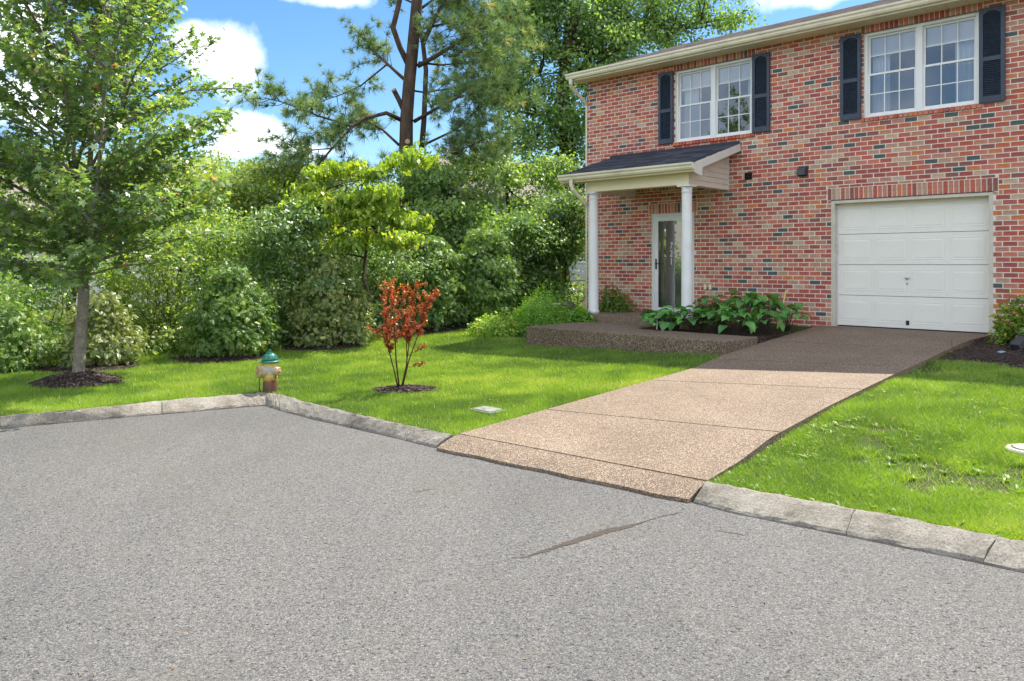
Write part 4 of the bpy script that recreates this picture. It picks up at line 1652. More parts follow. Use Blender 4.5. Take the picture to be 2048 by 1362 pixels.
L_TUFT = tuft_tpl(40, 1, 0.048)
L_SPRAY = spray_tpl()


def clouds(r, lobes, n, per, sig, shell=0.5):
    """leaf positions in clumps spread over ellipsoid lobes; returns positions and outward directions"""
    vol = np.array([l[1][0] * l[1][1] * l[1][2] for l in lobes]) ** 0.75
    pick = r.choice(len(lobes), n, p=vol / vol.sum())
    C = np.array([l[0] for l in lobes])[pick]; Rr = np.array([l[1] for l in lobes])[pick]
    d = unit(r.normal(size=(n, 3)))
    rad_ = r.uniform(0, 1, (n, 1)) ** shell
    cc = C + d * Rr * rad_
    k = np.maximum(1, (per * r.uniform(0.35, 1.6, n)).astype(int))
    idx = np.repeat(np.arange(n), k)
    sz = (sig * r.uniform(0.6, 1.35, n))[idx][:, None]
    pos = cc[idx] + r.normal(size=(len(idx), 3)) * sz * np.array([1, 1, 0.65])
    out = unit(pos - C[idx])
    return pos, out, cc, idx


def leaves(name, parent, mat, tpl, pos, out, size, r, up=0.5, rnd=0.7, droop=0.3, tint=None, hang=False, szv=0.35):
    n = len(pos)
    if hang:
        fwd = np.stack([r.normal(size=n) * 0.45, r.normal(size=n) * 0.45, -np.ones(n)], 1)
        nrm = unit(out + r.normal(size=(n, 3)) * rnd)
    else:
        nrm = unit(out * 0.5 + np.array([0, 0, up]) + r.normal(size=(n, 3)) * rnd)
        fwd = out * 0.6 + r.normal(size=(n, 3)) * 0.7 + np.array([0, 0, -droop])
    sc = size * r.uniform(1 - szv, 1 + szv, n)
    V, F = scatter(tpl[0], tpl[1], pos, nrm, fwd, sc)
    if tint is None:
        tint = np.clip(r.beta(2, 2.6, n), 0, 1)
    tt = np.repeat(tint, len(tpl[1]))
    o = np_mesh(name, V, F, mat, tt, parent)
    return o


def bend(p0, p1, r, n=5, amp=0.08, sag=0.0):
    p0 = np.array(p0, float); p1 = np.array(p1, float)
    L = np.linalg.norm(p1 - p0)
    out = []
    off = np.zeros(3)
    for i in range(n + 1):
        t = i / n
        if 0 < i < n:
            off = off * 0.6 + r.normal(size=3) * amp * L * 0.5
        q = p0 + (p1 - p0) * t + off * math.sin(math.pi * t)
        q[2] += sag * L * math.sin(math.pi * t)
        out.append(q)
    return out


def pxz(px, py, Z):
    return np.array([(px - 1024) / FPX * Z, Z, CAMH + (528 - py) / FPX * Z])


def plant(name, label, cat, px, Z, trunk, lobes, leaf, mat, bark, group=None, n=200, per=40, sig=0.2, size=0.1, shell=0.5, seed=1, up=0.5, rnd=0.7, droop=0.3, hang=False,
          stems=1, twigs=0.5, tint=None, lean=(0, 0), base=None, crown='crown', tb=0.0):
    """a tree or shrub. lobes are (px, py, Z offset, rx, ry, rz in metres); trunk is (base radius, top py)"""
    r = np.random.RandomState(seed)
    x, y = base if base is not None else at(px, Z)
    z0 = g1(x, y)
    root = empty(name, (x, y, z0), 0, label, cat, group)
    o3 = np.array([x, y, z0])
    lb = []
    for (lx, ly, dz, rx, ry, rz) in lobes:
        c = pxz(lx, ly, Z + dz)
        lb.append((c - o3, np.array([rx, ry, rz])))
    pos, out, cc, idx = clouds(r, lb, int(n * 1.1), per * 1.35, sig * 0.82, shell)
    size = size * 0.84
    keep = pos[:, 2] > 0.03
    pos, out, idx = pos[keep], out[keep], idx[keep]
    # wood
    mb = MB()
    rb = trunk[0]
    top = pxz(trunk[2] if len(trunk) > 2 else px, trunk[1], Z) - o3
    order = np.argsort([-l[0][2] for l in lb])
    trunks = []
    for s in range(stems):
        a = r.uniform(0, 6.28)
        sp = 0 if stems == 1 else 0.08 * math.sqrt(stems)
        b0 = np.array([math.cos(a) * sp, math.sin(a) * sp, -0.12])
        if stems == 1:
            tp = top
        else:
            l = lb[s % len(lb)]
            tp = l[0] + unit(r.normal(size=3)) * l[1] * 0.4
        pts = bend(b0, tp, r, 7, 0.06)
        rr = rb / math.sqrt(stems) if stems > 1 else rb
        mb.tube(pts, [rr * (1 - 0.72 * i / 7) * (1.25 if i == 0 else 1) for i in range(8)], 7 if rb > 0.04 else 5)
        trunks.append((pts, rr))
    for (c, R_) in lb:
        pts, rr = trunks[r.randint(len(trunks))]
        k = np.argmin([abs(p[2] - (c[2] - R_[2] * 0.9)) for p in pts[1:-1]]) + 1
        q = bend(pts[k], c, r, 4, 0.08)
        mb.tube(q, [rr * 0.5 * (1 - 0.7 * i / 4) for i in range(5)], 5)
        trunks.append((q, rr * 0.5))
    nt = int(len(cc) * twigs)
    alls = np.array([p for t in trunks for p in t[0]])
    for ci in r.permutation(len(cc))[:nt]:
        c = cc[ci]
        if c[2] < 0.05: continue
        d = np.linalg.norm(alls - c, axis=1) + np.where(alls[:, 2] > c[2], 0.8, 0)
        k = np.argmin(d)
        q = bend(alls[k], c, r, 3, 0.08)
        mb.tube(q, [max(0.004, rb * 0.13) * (1 - 0.6 * i / 3) for i in range(4)], 3, cap=False)
    mb.build('trunk' if stems == 1 else 'stems', bark, root, smooth=True)
    if tint is None:
        ct = np.clip(0.45 + r.normal(size=len(cc)) * 0.13, 0, 1)
        tint = np.clip(ct[idx] + r.normal(size=len(idx)) * 0.17 + tb, 0, 1)
    leaves(crown, root, mat, leaf, pos, out, size, r, up, rnd, droop, tint, hang)
    return root


def lobes_col(cx, y0, y1, Z, wpx, n, seed, dz=0.0, taper=0.0):
    """stack of lobes filling a pixel column (px centre, top y0, bottom y1)"""
    r = np.random.RandomState(seed)
    out = []
    for i in range(n):
        t = (i + 0.5) / n
        py = y0 + (y1 - y0) * t
        w = wpx * (1 - taper * (1 - t)) * r.uniform(0.75, 1.1)
        rr = w / FPX * Z * 0.62
        out.append((cx + r.uniform(-0.38, 0.38) * w, py, dz + r.uniform(-0.3, 0.3) * rr, rr, rr * 0.9, max(0.25 * rr, (y1 - y0) / n / FPX * Z * 0.85)))
    return out


def build_maple():
    r = np.random.RandomState(21)
    Z = 10.75
    x, y = at(157, Z)
    MOUNDS.append((x, y, 0.62, 0.55))
    mound('mulch_mound', x, y, 0.62, 0.55, 0.16, 3)
    z0 = g1(x, y) + 0.13
    root = empty('maple_tree', (x, y, z0), 0, 'young maple with pale grey trunk rising from a mulch mound', 'tree')
    o3 = np.array([x, y, z0])
    tr = MB()
    tp = [pxz(157, 772, Z) - o3, pxz(158, 735, Z) - o3, pxz(162, 670, Z) - o3, pxz(167, 600, Z) - o3, pxz(168, 570, Z) - o3]
    tr.tube(tp, [0.098, 0.082, 0.075, 0.072, 0.07], 12)
    tr.build('trunk', M['bark_grey'], root, smooth=True)
    stems = [([(168, 575, 0), (172, 480, 0.05), (178, 360, 0.1), (188, 200, 0.1), (202, 40, 0.0), (215, -120, 0)], 0.055),
             ([(166, 572, 0), (158, 470, -0.1), (150, 340, -0.2), (142, 180, -0.25), (128, 20, -0.2), (122, -90, -0.2)], 0.045),
             ([(170, 565, 0), (196, 460, 0.15), (222, 340, 0.3), (248, 190, 0.35), (272, 30, 0.3), (285, -80, 0.3)], 0.042),
             ([(168, 590, 0), (176, 500, -0.3), (190, 400, -0.6), (205, 250, -0.8), (215, 100, -0.9), (220, 0, -0.9)], 0.035),
             ([(168, 560, 0), (140, 470, 0.3), (118, 350, 0.6), (95, 200, 0.8), (80, 60, 0.9)], 0.034)]
    br = MB()
    anchors = []      # (pos, dir)
    polys = []
    for pts, r0 in stems:
        q = [pxz(a, b, Z + d) - o3 for a, b, d in pts]
        m = len(q)
        br.tube(q, [r0 * (1 - 0.8 * i / (m - 1)) for i in range(m)], 8)
        polys.append((q, r0))
    ga = 0.0
    half = lambda zz: np.interp(zz, [1.0, 1.6, 2.4, 3.2, 4.2, 5.2, 6.0, 6.6], [1.0, 1.9, 2.15, 2.05, 1.85, 1.5, 1.0, 0.45])
    branches = []
    for (q, r0) in polys:
        q = np.array(q)
        for k in range(24):
            f = 0.03 + 0.94 * (k + r.uniform(0, 0.6)) / 24
            s = f * (len(q) - 1); i = min(int(s), len(q) - 2)
            p = q[i] + (q[i + 1] - q[i]) * (s - i)
            ga += 2.4 + r.normal() * 0.25
            el = rad(np.interp(p[2], [1.2, 2.0, 5.5], [6, 26, 52]) + r.normal() * 7)
            d = np.array([math.cos(ga) * math.cos(el), math.sin(ga) * math.cos(el), math.sin(el)])
            # reach: to the crown outline in that direction
            hr = half(p[2] + 0.4)
            L = hr - np.dot(p[:2] - q[0][:2], d[:2]) * 0.9
            L = np.clip(L * r.uniform(0.72, 1.05), 0.35, 2.3) / max(0.5, math.cos(el))
            L = min(L, 2.4)
            e = p + d * L
            w = bend(p, e, r, 5, 0.05, 0.03)
            rb = 0.006 + 0.008 * L
            br.tube(w, [rb * (1 - 0.75 * j / 5) for j in range(6)], 5, cap=False)
            branches.append((np.array(w), L))
    for (w, L) in branches:
        nt = int(3 + L * 7)
        for k in range(nt):
            f = 0.18 + 0.82 * (k + r.uniform(0, 0.8)) / nt
            f = min(f, 0.99)
            s = f * 5; i = min(int(s), 4)
            p = w[i] + (w[i + 1] - w[i]) * (s - i)
            d = unit(w[-1] - w[0])
            side = unit(np.cross(d, [0, 0, 1])) * (1 if k % 2 else -1)
            dd = unit(d * 0.75 + side * r.uniform(0.3, 0.9) + np.array([0, 0, r.uniform(-0.15, 0.4)]))
            l = r.uniform(0.22, 0.55) * (1.15 - 0.5 * f)
            e = p + dd * l
            br.tube([p, (p + e) / 2 + r.normal(size=3) * 0.01, e], [0.0045, 0.0035, 0.002], 3, cap=False)
            m = int(l / 0.030) + 2
            for j in range(m):
                t = (j + 0.6) / m
                anchors.append((p + (e - p) * t, dd))
        anchors.append((w[-1], unit(w[-1] - w[-2])))
    br.build('branches', M['bark_grey'], root, smooth=True)
    A = np.array([a[0] for a in anchors]); D = np.array([a[1] for a in anchors])
    A = np.repeat(A, 2, 0); D = np.repeat(D, 2, 0)
    kk = r.uniform(size=len(A)) < 0.60
    A, D = A[kk], D[kk]
    n = len(A)
    off = r.normal(size=(n, 3)) * 0.045 + np.array([0, 0, -0.012])
    pos = A + off
    nrm = unit(np.array([0, 0, 0.85]) + r.normal(size=(n, 3)) * 0.5 + D * 0.1)
    fwd = D * 0.8 + off * 8 + r.normal(size=(n, 3)) * 0.4 + np.array([0, 0, -0.25])
    sc = 0.084 * r.uniform(0.6, 1.3, n)
    V, F = scatter(L_MAPLE[0], L_MAPLE[1], pos, nrm, fwd, sc)
    tint = np.clip(0.42 + r.normal(size=n) * 0.2, 0, 0.92)
    tint[r.uniform(size=n) < 0.006] = 1.0
    np_mesh('crown', V, F, M['leaf_maple'], tint, root)
    print('maple leaves', n)


def build_pine():
    r = np.random.RandomState(31)
    Z = 21.0
    x, y = at(816, Z)
    z0 = g1(x, y)
    root = empty('pine_tree', (x, y, z0), 0, 'tall pine with dark furrowed trunk, cut limb stubs and long drooping needle branches', 'tree')
    o3 = np.array([x, y, z0])

    def PL(pts):
        return [pxz(p[0], p[1], Z + (p[2] if len(p) > 2 else 0)) - o3 for p in pts]
    t = MB()
    q = PL([(818, 690), (817, 560), (814, 400), (812, 300), (813, 240), (818, 170), (826, 90), (834, 0), (842, -150), (846, -330)])
    q[0][2] = -0.3
    t.tube(q, [0.26, 0.22, 0.20, 0.19, 0.18, 0.17, 0.16, 0.15, 0.12, 0.06], 14)
    t.build('trunk', M['bark_pine'], root, smooth=True)
    limbs = [([(818, 132), (800, 95), (786, 55, -.2), (795, 20, -.3), (806, -30, -.3)], .13, .10, 0),
             ([(811, 228), (797, 198), (787, 179, -.2)], .12, .10, 0),
             ([(843, 300, .2), (848, 240, .1), (852, 140), (846, 88), (838, 48), (843, -20)], .12, .075, 0),
             ([(836, 132), (883, 106, -.3), (924, 79, -.6), (975, 50, -1)], .10, .035, 1),
             ([(846, 88), (869, 38, -.3), (892, -5, -.5), (930, -60, -.6)], .10, .05, 1),
             ([(802, 240), (773, 226, -.4), (732, 236, -.8), (705, 253, -1.), (664, 297, -1.2), (602, 369, -1.5)], .095, .03, 0.6),
             ([(705, 253, -1.), (637, 232, -1.3), (568, 205, -1.7), (527, 195, -2)], .05, .012, 1),
             ([(732, 236, -.8), (690, 250, -.5), (630, 268, -.2), (570, 300, 0)], .045, .012, 1),
             ([(664, 297, -1.2), (620, 300, -1.), (560, 325, -1.)], .03, .01, 1),
             ([(811, 161), (773, 126, .3), (739, 96, .6), (725, 60, .8)], .075, .03, 1),
             ([(775, 128, .3), (722, 171, .6), (678, 191, .9), (625, 208, 1.2)], .04, .012, 1),
             ([(798, 290), (766, 260, .3), (736, 243, .6), (690, 245, .9)], .06, .025, 1),
             ([(828, 243), (869, 219, -.3), (917, 195, -.6), (965, 180, -.8)], .08, .025, 1),
             ([(843, 292, .2), (910, 260, -.2), (972, 205, -.5), (1010, 150, -.6)], .055, .02, 1),
             ([(828, 398), (886, 362, .2), (951, 318, .4), (1000, 300, .6)], .05, .015, 1),
             ([(840, 332), (890, 312, -.4), (944, 290, -.8), (1000, 262, -1)], .05, .015, 1),
             ([(838, 125), (880, 130, .6), (940, 125, 1.), (1010, 110, 1.4)], .055, .015, 1),
             ([(834, 60), (900, 45, .5), (970, 40, .8), (1040, 30, 1)], .06, .015, 1),
             ([(835, 10), (770, -20, .5), (740, -60, .8)], .05, .015, 1),
             ([(838, 20), (900, -25, .5), (1000, -40, .8)], .06, .015, 1),
             ([(818, 180), (850, 185, .8), (910, 175, 1.4), (980, 150, 1.8)], .05, .012, 1),
             ([(812, 300), (780, 330, -.6), (730, 350, -1.2), (690, 380, -1.4)], .04, .012, .8),
             ([(814, 380), (860, 400, -.6), (920, 395, -1.), (980, 400, -1.2)], .045, .012, .8)]
    tw = MB()
    tips = []
    for pts, ra, rb, need in limbs:
        q = np.array(PL(pts))
        m = len(q)
        lm = MB()
        lm.tube(q, [0.66 * (ra + (rb - ra) * i / (m - 1)) for i in range(m)], 8)
        lm.build('limb', M['bark_pine'], root, smooth=True)
        if need:
            seg = np.linalg.norm(np.diff(q, axis=0), axis=1); cum = np.concatenate([[0], np.cumsum(seg)]); T = cum[-1]
            nb = int(T * 9.0 * need)
            for k in range(nb):
                s = T * (0.25 + 0.75 * (k + r.uniform(0, 1)) / nb)
                i = min(np.searchsorted(cum, s) - 1, m - 2); i = max(i, 0)
                p = q[i] + (q[i + 1] - q[i]) * (s - cum[i]) / max(seg[i], 1e-6)
                d = unit(q[i + 1] - q[i])
                dd = unit(d * 0.6 + unit(r.normal(size=3)) * 0.8 + np.array([0, 0, 0.12]))
                l = r.uniform(0.3, 1.0)
                w = bend(p, p + dd * l, r, 3, 0.1, -0.06)
                tw.tube(w, [0.012, 0.010, 0.007, 0.005], 3, cap=False)
                for t_ in (1, 2, 2.4, 2.7, 3):
                    i2 = min(int(t_), 2)
                    c = w[i2] + (w[i2 + 1] - w[i2]) * (t_ - i2)
                    tips.append((c + r.normal(size=3) * 0.06, unit(dd + r.normal(size=3) * 0.4 + np.array([0, 0, 0.3]))))
    # denser needle masses on the right side
    lb = [(pxz(965, 95, Z - .3) - o3, np.array([1.5, 1.3, 1.2])), (pxz(1000, 200, Z) - o3, np.array([1.2, 1.1, 1.0])), (pxz(920, 10, Z) - o3, np.array([1.5, 1.3, 0.9])), (pxz(940, 280, Z) - o3, np.array([1.1, 1.0, 0.7]))]
    pos, out, cc, idx = clouds(r, lb, 85, 7, 0.22, 0.6)
    for p, o_ in zip(pos, out):
        tips.append((p, unit(o_ + r.normal(size=3) * 0.4 + np.array([0, 0, 0.2]))))
    for c in cc:
        s = c - np.array([r.uniform(0.2, 0.7), 0, r.uniform(0.1, 0.5)])
        tw.tube(bend(s, c, r, 3, 0.1), [0.014, 0.01, 0.008, 0.005], 3, cap=False)
    tw.build('twigs', M['bark_pine'], root, smooth=True)['kind'] = 'stuff'
    # cut faces on the stubs
    for p, dirp in (((787, 179, -.2), (-.5, -.4, .8)), ((815, 283, -0.19), (-.1, -1, .1))):
        c = pxz(p[0], p[1], Z + p[2]) - o3
        d = Vector(dirp).normalized()
        Mx = Matrix.Translation(Vector(c)) @ d.to_track_quat('Z', 'Y').to_matrix().to_4x4()
        MB().lathe([(0.07, -0.03), (0.07, 0.012), (0.04, 0.016)], 12, Mx).build('limb_stub', M['cut_wood'], root)
    A = np.array([a[0] for a in tips]); D = np.array([a[1] for a in tips])
    n = len(A)
    V, F = scatter(L_TUFT[0], L_TUFT[1], A, unit(r.normal(size=(n, 3))), D, 0.27 * r.uniform(0.7, 1.25, n))
    tint = np.repeat(np.clip(0.45 + r.normal(size=n) * 0.2, 0, 1), len(L_TUFT[1]))
    np_mesh('needles', V, F, M['needle'], tint, root)
    print('pine tufts', n)


def build_trees():
    # the big dark tree behind the house
    plant('shade_tree', 'huge dark green broadleaf tree rising behind the house roof', 'tree', 1115, 27.0, (0.42, -80, 1150),
          [(1030, 70, 0, 1.7, 1.7, 1.5), (1110, 10, 1, 2.0, 2.0, 1.8), (1180, 80, 0.5, 1.8, 1.8, 1.6), (1250, 60, 1.5, 1.7, 1.7, 1.5), (1330, 50, 2.5, 1.5, 1.6, 1.2), (1405, 40, 3, 1.1, 1.2, 0.8), (1460, 35, 3.5, 0.75, 0.9, 0.55),
           (1080, 180, 0, 1.8, 1.8, 1.6), (1150, 230, 0, 1.5, 1.6, 1.8), (1060, 290, -0.5, 1.4, 1.5, 1.2), (1130, 370, -0.5, 1.2, 1.3, 1.5), (1020, 190, -0.5, 1.1, 1.3, 1.0), (1100, -80, 1, 2.5, 2.2, 1.7), (1250, -60, 2, 2.3, 2.0, 1.5), (1380, -40, 3, 1.7, 1.6, 1.0)],
          L_DIA, M['leaf_mid'], M['bark_dark'], tb=-0.13, n=590, per=60, sig=0.40, size=0.165, shell=0.55, seed=41, up=0.35, rnd=0.8, droop=0.45, twigs=0.5)
    # row behind the hedge, right to left
    plant('leafy_tree', 'leaning loose tree with thin dark limbs left of the house corner', 'tree', 1075, 22.0, (0.12, 330, 1000),
          [(1010, 360, 0, .8, .8, .5), (1060, 420, 0, .9, .8, .6), (960, 330, .5, .8, .8, .5), (1100, 350, 1, .8, .8, .7), (1020, 470, -.5, .9, .8, .6), (950, 410, 0, .8, .7, .5)],
          L_DIA, M['leaf_mid'], M['bark_dark'], n=150, per=48, sig=0.26, size=0.12, seed=42, twigs=0.7, tb=0.05)
    plant('vine_thicket', 'dark vine covered thicket against the left corner of the house', 'bush', 1120, 19.6, (0.07, 420),
          lobes_col(1110, 400, 600, 19.6, 130, 6, 5), L_DIA, M['leaf_dark'], M['bark_dark'], n=150, per=85, sig=0.22, size=0.11, seed=43, stems=5, twigs=0.4)
    plant('leafy_tree', 'mid green bushy tree right of the pine trunk', 'tree', 905, 20.0, (0.10, 360),
          lobes_col(905, 330, 590, 20.0, 170, 7, 6), L_DIA, M['leaf_mid'], M['bark_dark'], n=190, per=65, sig=0.26, size=0.12, seed=44, twigs=0.4)
    plant('thicket_shrub', 'tall green thicket between the bright sapling and the house', 'bush', 1015, 19.0, (0.06, 470),
          lobes_col(1010, 440, 620, 19.0, 150, 6, 7), L_DIA, M['leaf_mid'], M['bark_dark'], n=130, per=75, sig=0.22, size=0.10, seed=45, stems=6, twigs=0.5, tb=-0.08)
    plant('leafy_tree', 'yellow green bushy tree left of the bright sapling', 'tree', 520, 20.5, (0.11, 400),
          lobes_col(520, 335, 560, 20.5, 190, 7, 8), L_DIA, M['leaf_yellow'], M['bark_dark'], n=210, per=60, sig=0.27, size=0.12, seed=46, twigs=0.4, tb=-0.05)
    plant('leafy_tree', 'pale green rounded tree behind the right side of the maple', 'tree', 360, 21.0, (0.11, 380),
          lobes_col(350, 320, 500, 21.0, 210, 7, 9), L_DIA, M['leaf_yellow'], M['bark_dark'], n=210, per=55, sig=0.28, size=0.12, seed=47, twigs=0.4)
    plant('leafy_tree', 'light green tree filling the gap behind the maple stems', 'tree', 150, 20.0, (0.12, 360),
          lobes_col(140, 310, 480, 20.0, 200, 7, 10), L_DIA, M['leaf_yellow'], M['bark_dark'], n=150, per=50, sig=0.26, size=0.12, seed=48, twigs=0.5)
    plant('leafy_tree', 'light green tree at the left edge behind the maple', 'tree', -50, 19.0, (0.12, 360),
          lobes_col(-50, 310, 500, 19.0, 200, 6, 12), L_DIA, M['leaf_yellow'], M['bark_dark'], n=150, per=50, sig=0.26, size=0.12, seed=49, twigs=0.5)
    plant('slender_tree', 'slender tree whose thin top stands against the clouds', 'tree', 425, 29.0, (0.12, 320),
          [(425, 330, 0, .6, .6, .6), (415, 360, 0, .9, .8, .6), (440, 400, 0, 1.1, 1, .8), (420, 440, 0, 1.2, 1, .8)], L_DIA, M['leaf_mid'], M['bark_dark'], n=90, per=45, sig=0.26, size=0.13, seed=50, twigs=0.6)
    plant('leafy_tree', 'rounded green tree under the drooping pine branches', 'tree', 610, 24.5, (0.13, 380),
          lobes_col(610, 350, 600, 24.5, 210, 7, 13), L_DIA, M['leaf_mid'], M['bark_dark'], n=210, per=60, sig=0.3, size=0.13, seed=51, twigs=0.4, tb=0.08)
    plant('leafy_tree', 'olive green tree beyond the sapling, behind the pine trunk', 'tree', 745, 25.0, (0.13, 400),
          lobes_col(745, 370, 620, 25.0, 200, 7, 14), L_DIA, M['leaf_mid'], M['bark_dark'], n=190, per=60, sig=0.3, size=0.13, seed=52, twigs=0.4)
    # the bright sapling with drooping lime leaves
    r = np.random.RandomState(3)
    lob = [(612, 372), (655, 340), (700, 335), (745, 345), (800, 322), (836, 312), (648, 400), (700, 395), (770, 385), (660, 440), (715, 425), (780, 425), (820, 440), (690, 480), (745, 470), (640, 500), (800, 480), (610, 460), (590, 420)]
    plant('sapling', 'bright lime green sapling with drooping leaves in front of the pine', 'tree', 738, 15.6, (0.055, 400, 730),
          [(a, b, r.uniform(-.5, .5), .42, .42, .16) for a, b in lob], L_OVAL, M['leaf_lime'], M['bark_dark'], n=220, per=26, sig=0.11, size=0.14, seed=53, hang=True, rnd=0.8, twigs=0.8, shell=0.6)


def build_hedge():
    def ever(name, lab, px, Z, y0, y1, w, seed, mat, n, size=0.16, mul=True, group='evergreen shrubs along the hedge'):
        k = 6
        lob = []
        y1 = y1 - 16
        rr = np.random.RandomState(seed)
        for i in range(k):
            t = (i + 0.5) / k
            py = y0 + (y1 - y0) * t
            ww = w * (0.35 + 0.65 * math.sin(min(1, t * 1.25) * math.pi / 2)) * 0.5 / FPX * Z
            lob.append((px + rr.uniform(-6, 6), py, 0, ww, ww * 0.95, (y1 - y0) / k / FPX * Z * 0.8))
        x, y = at(px, Z)
        if mul:
            mound('mulch_ring', x - 0.1, y - 0.3, 0.85, 0.72, 0.05, seed)
            MOUNDS.append((x - 0.1, y - 0.3, 0.82, 0.69))
        plant(name, lab, 'shrub', px, Z, (0.06, y0 + 20), lob, L_SPRAY, mat, M['bark_dark'], group, n=int(n * 1.25), per=34, sig=0.11, size=size * 0.68, seed=seed, up=0.45, rnd=0.5, droop=0.55, twigs=0.3, shell=0.42, crown='foliage')
    ever('evergreen_shrub', 'pale feathery evergreen shrub directly behind the maple trunk', 205, 12.6, 600, 742, 130, 61, M['leaf_pale'], 190)
    ever('evergreen_shrub', 'grey green feathery evergreen shrub behind the fire hydrant', 462, 13.6, 545, 716, 165, 62, M['leaf_hemlock'], 290)
    ever('evergreen_shrub', 'broad pale flecked shrub left of the little red tree', 660, 15.0, 520, 694, 165, 63, M['leaf_pale'], 260, 0.15)
    ever('evergreen_shrub', 'dark feathery evergreen just right of the little red tree', 862, 17.2, 480, 655, 140, 64, M['leaf_hemlock'], 280, 0.19)
    ever('evergreen_shrub', 'dark feathery evergreen nearest the rock pile', 975, 17.8, 470, 642, 145, 65, M['leaf_hemlock'], 290, 0.19)
    ever('evergreen_shrub', 'low dark evergreen at the left edge of the lawn', 20, 12.2, 620, 745, 150, 66, M['leaf_hemlock'], 200, mul=False)
    g = 'leafy shrubs of the hedge'
    plant('hedge_shrub', 'loose shrub with bare dark stems between the two feathery evergreens', 'shrub', 320, 14.2, (0.035, 480),
          lobes_col(325, 430, 690, 14.2, 150, 7, 21), L_OVAL, M['leaf_yellow'], M['bark_dark'], g, n=150, per=26, sig=0.17, size=0.085, seed=71, stems=11, twigs=0.8, shell=0.4)
    plant('hedge_shrub', 'tall dark green shrub behind the hydrant lawn, right of the grey green evergreen', 'shrub', 580, 15.2, (0.04, 430),
          lobes_col(580, 420, 685, 15.2, 160, 8, 22), L_OVAL, M['leaf_dark'], M['bark_dark'], g, n=240, per=34, sig=0.17, size=0.095, seed=72, stems=9, twigs=0.6)
    plant('hedge_shrub', 'twiggy green shrub left of the maple trunk', 'shrub', 90, 13.4, (0.03, 540),
          lobes_col(85, 520, 735, 13.4, 160, 7, 23), L_OVAL, M['leaf_mid'], M['bark_dark'], g, n=170, per=26, sig=0.15, size=0.08, seed=73, stems=9, twigs=0.8)
    plant('hedge_shrub', 'mixed green shrub in the row behind the maple, left of the bare stemmed one', 'shrub', 245, 14.8, (0.03, 520),
          lobes_col(250, 470, 700, 14.8, 130, 6, 24), L_OVAL, M['leaf_mid'], M['bark_dark'], g, n=120, per=26, sig=0.17, size=0.085, seed=74, stems=8, twigs=0.8, tb=0.12)
    plant('hedge_shrub', 'green shrub filling the hedge behind the feathery evergreen and hydrant', 'shrub', 420, 15.6, (0.03, 500),
          lobes_col(415, 430, 690, 15.6, 150, 7, 25), L_OVAL, M['leaf_mid'], M['bark_dark'], g, n=190, per=30, sig=0.18, size=0.09, seed=75, stems=8, twigs=0.6, tb=0.1)
    plant('hedge_shrub', 'shaded green shrub behind the red tree, under the bright sapling', 'shrub', 745, 16.8, (0.03, 510),
          lobes_col(745, 490, 672, 16.8, 150, 6, 26), L_OVAL, M['leaf_dark'], M['bark_dark'], g, n=190, per=34, sig=0.18, size=0.09, seed=76, stems=8, twigs=0.5)
    plant('hedge_shrub', 'green shrub at the left edge of the hedge', 'shrub', -40, 14.0, (0.03, 520),
          lobes_col(-40, 470, 735, 14.0, 150, 7, 27), L_OVAL, M['leaf_mid'], M['bark_dark'], g, n=150, per=28, sig=0.17, size=0.085, seed=77, stems=8, twigs=0.6)
    # low leafy cover at the foot of the hedge
    r = np.random.RandomState(5)
    pos = []
    for _ in range(5200):
        px = r.uniform(-60, 1010)
        Z = np.interp(px, [0, 400, 700, 1000], [12.9, 14.3, 15.8, 18.6]) + r.normal() * 0.45
        x, y = at(px, Z)
        pos.append((x, y, abs(r.normal()) * 0.16))
    pos = np.array(pos)
    pos[:, 2] += gz(pos[:, 0], pos[:, 1]) + 0.02
    o = leaves('ground_cover', None, M['leaf_dark'], L_OVAL, pos, unit(r.normal(size=pos.shape) + np.array([0, -0.4, 0.6])), 0.085, r, tint=np.clip(0.4 + 0.25 * r.normal(size=len(pos)), 0, 1))
    tag(o, kind='stuff')


def far_woods():
    r = np.random.RandomState(8)
    P_, O_ = [], []
    for i in range(46):
        px = -500 + i * 44 + r.uniform(-15, 15)
        Z = r.uniform(36, 44)
        if px > 1250: Z = r.uniform(42, 48)
        ty = np.interp(px, [-300, 0, 300, 420, 520, 700, 1100, 1500], [300, 310, 325, 345, 335, 380, 360, 330]) + r.uniform(-12, 22)
        x, y = at(px, Z)
        top = CAMH + (528 - ty) / FPX * Z
        lob = [(np.array([x, y, top * f]), np.array([1.7, 1.4, 1.2]) * s) for f, s in ((0.88, 0.65), (0.68, 1.0), (0.45, 1.1), (0.22, 1.1))]
        p, o, c, k = clouds(r, lob, 34, 24, 0.42, 0.5)
        P_.append(p); O_.append(o)
    P_ = np.concatenate(P_); O_ = np.concatenate(O_)
    o = leaves('distant_woods', None, M['leaf_yellow'], L_DIA, P_, O_, 0.26, r, tint=np.clip(0.3 + 0.2 * r.normal(size=len(P_)), 0, 1))
    tag(o, kind='stuff')


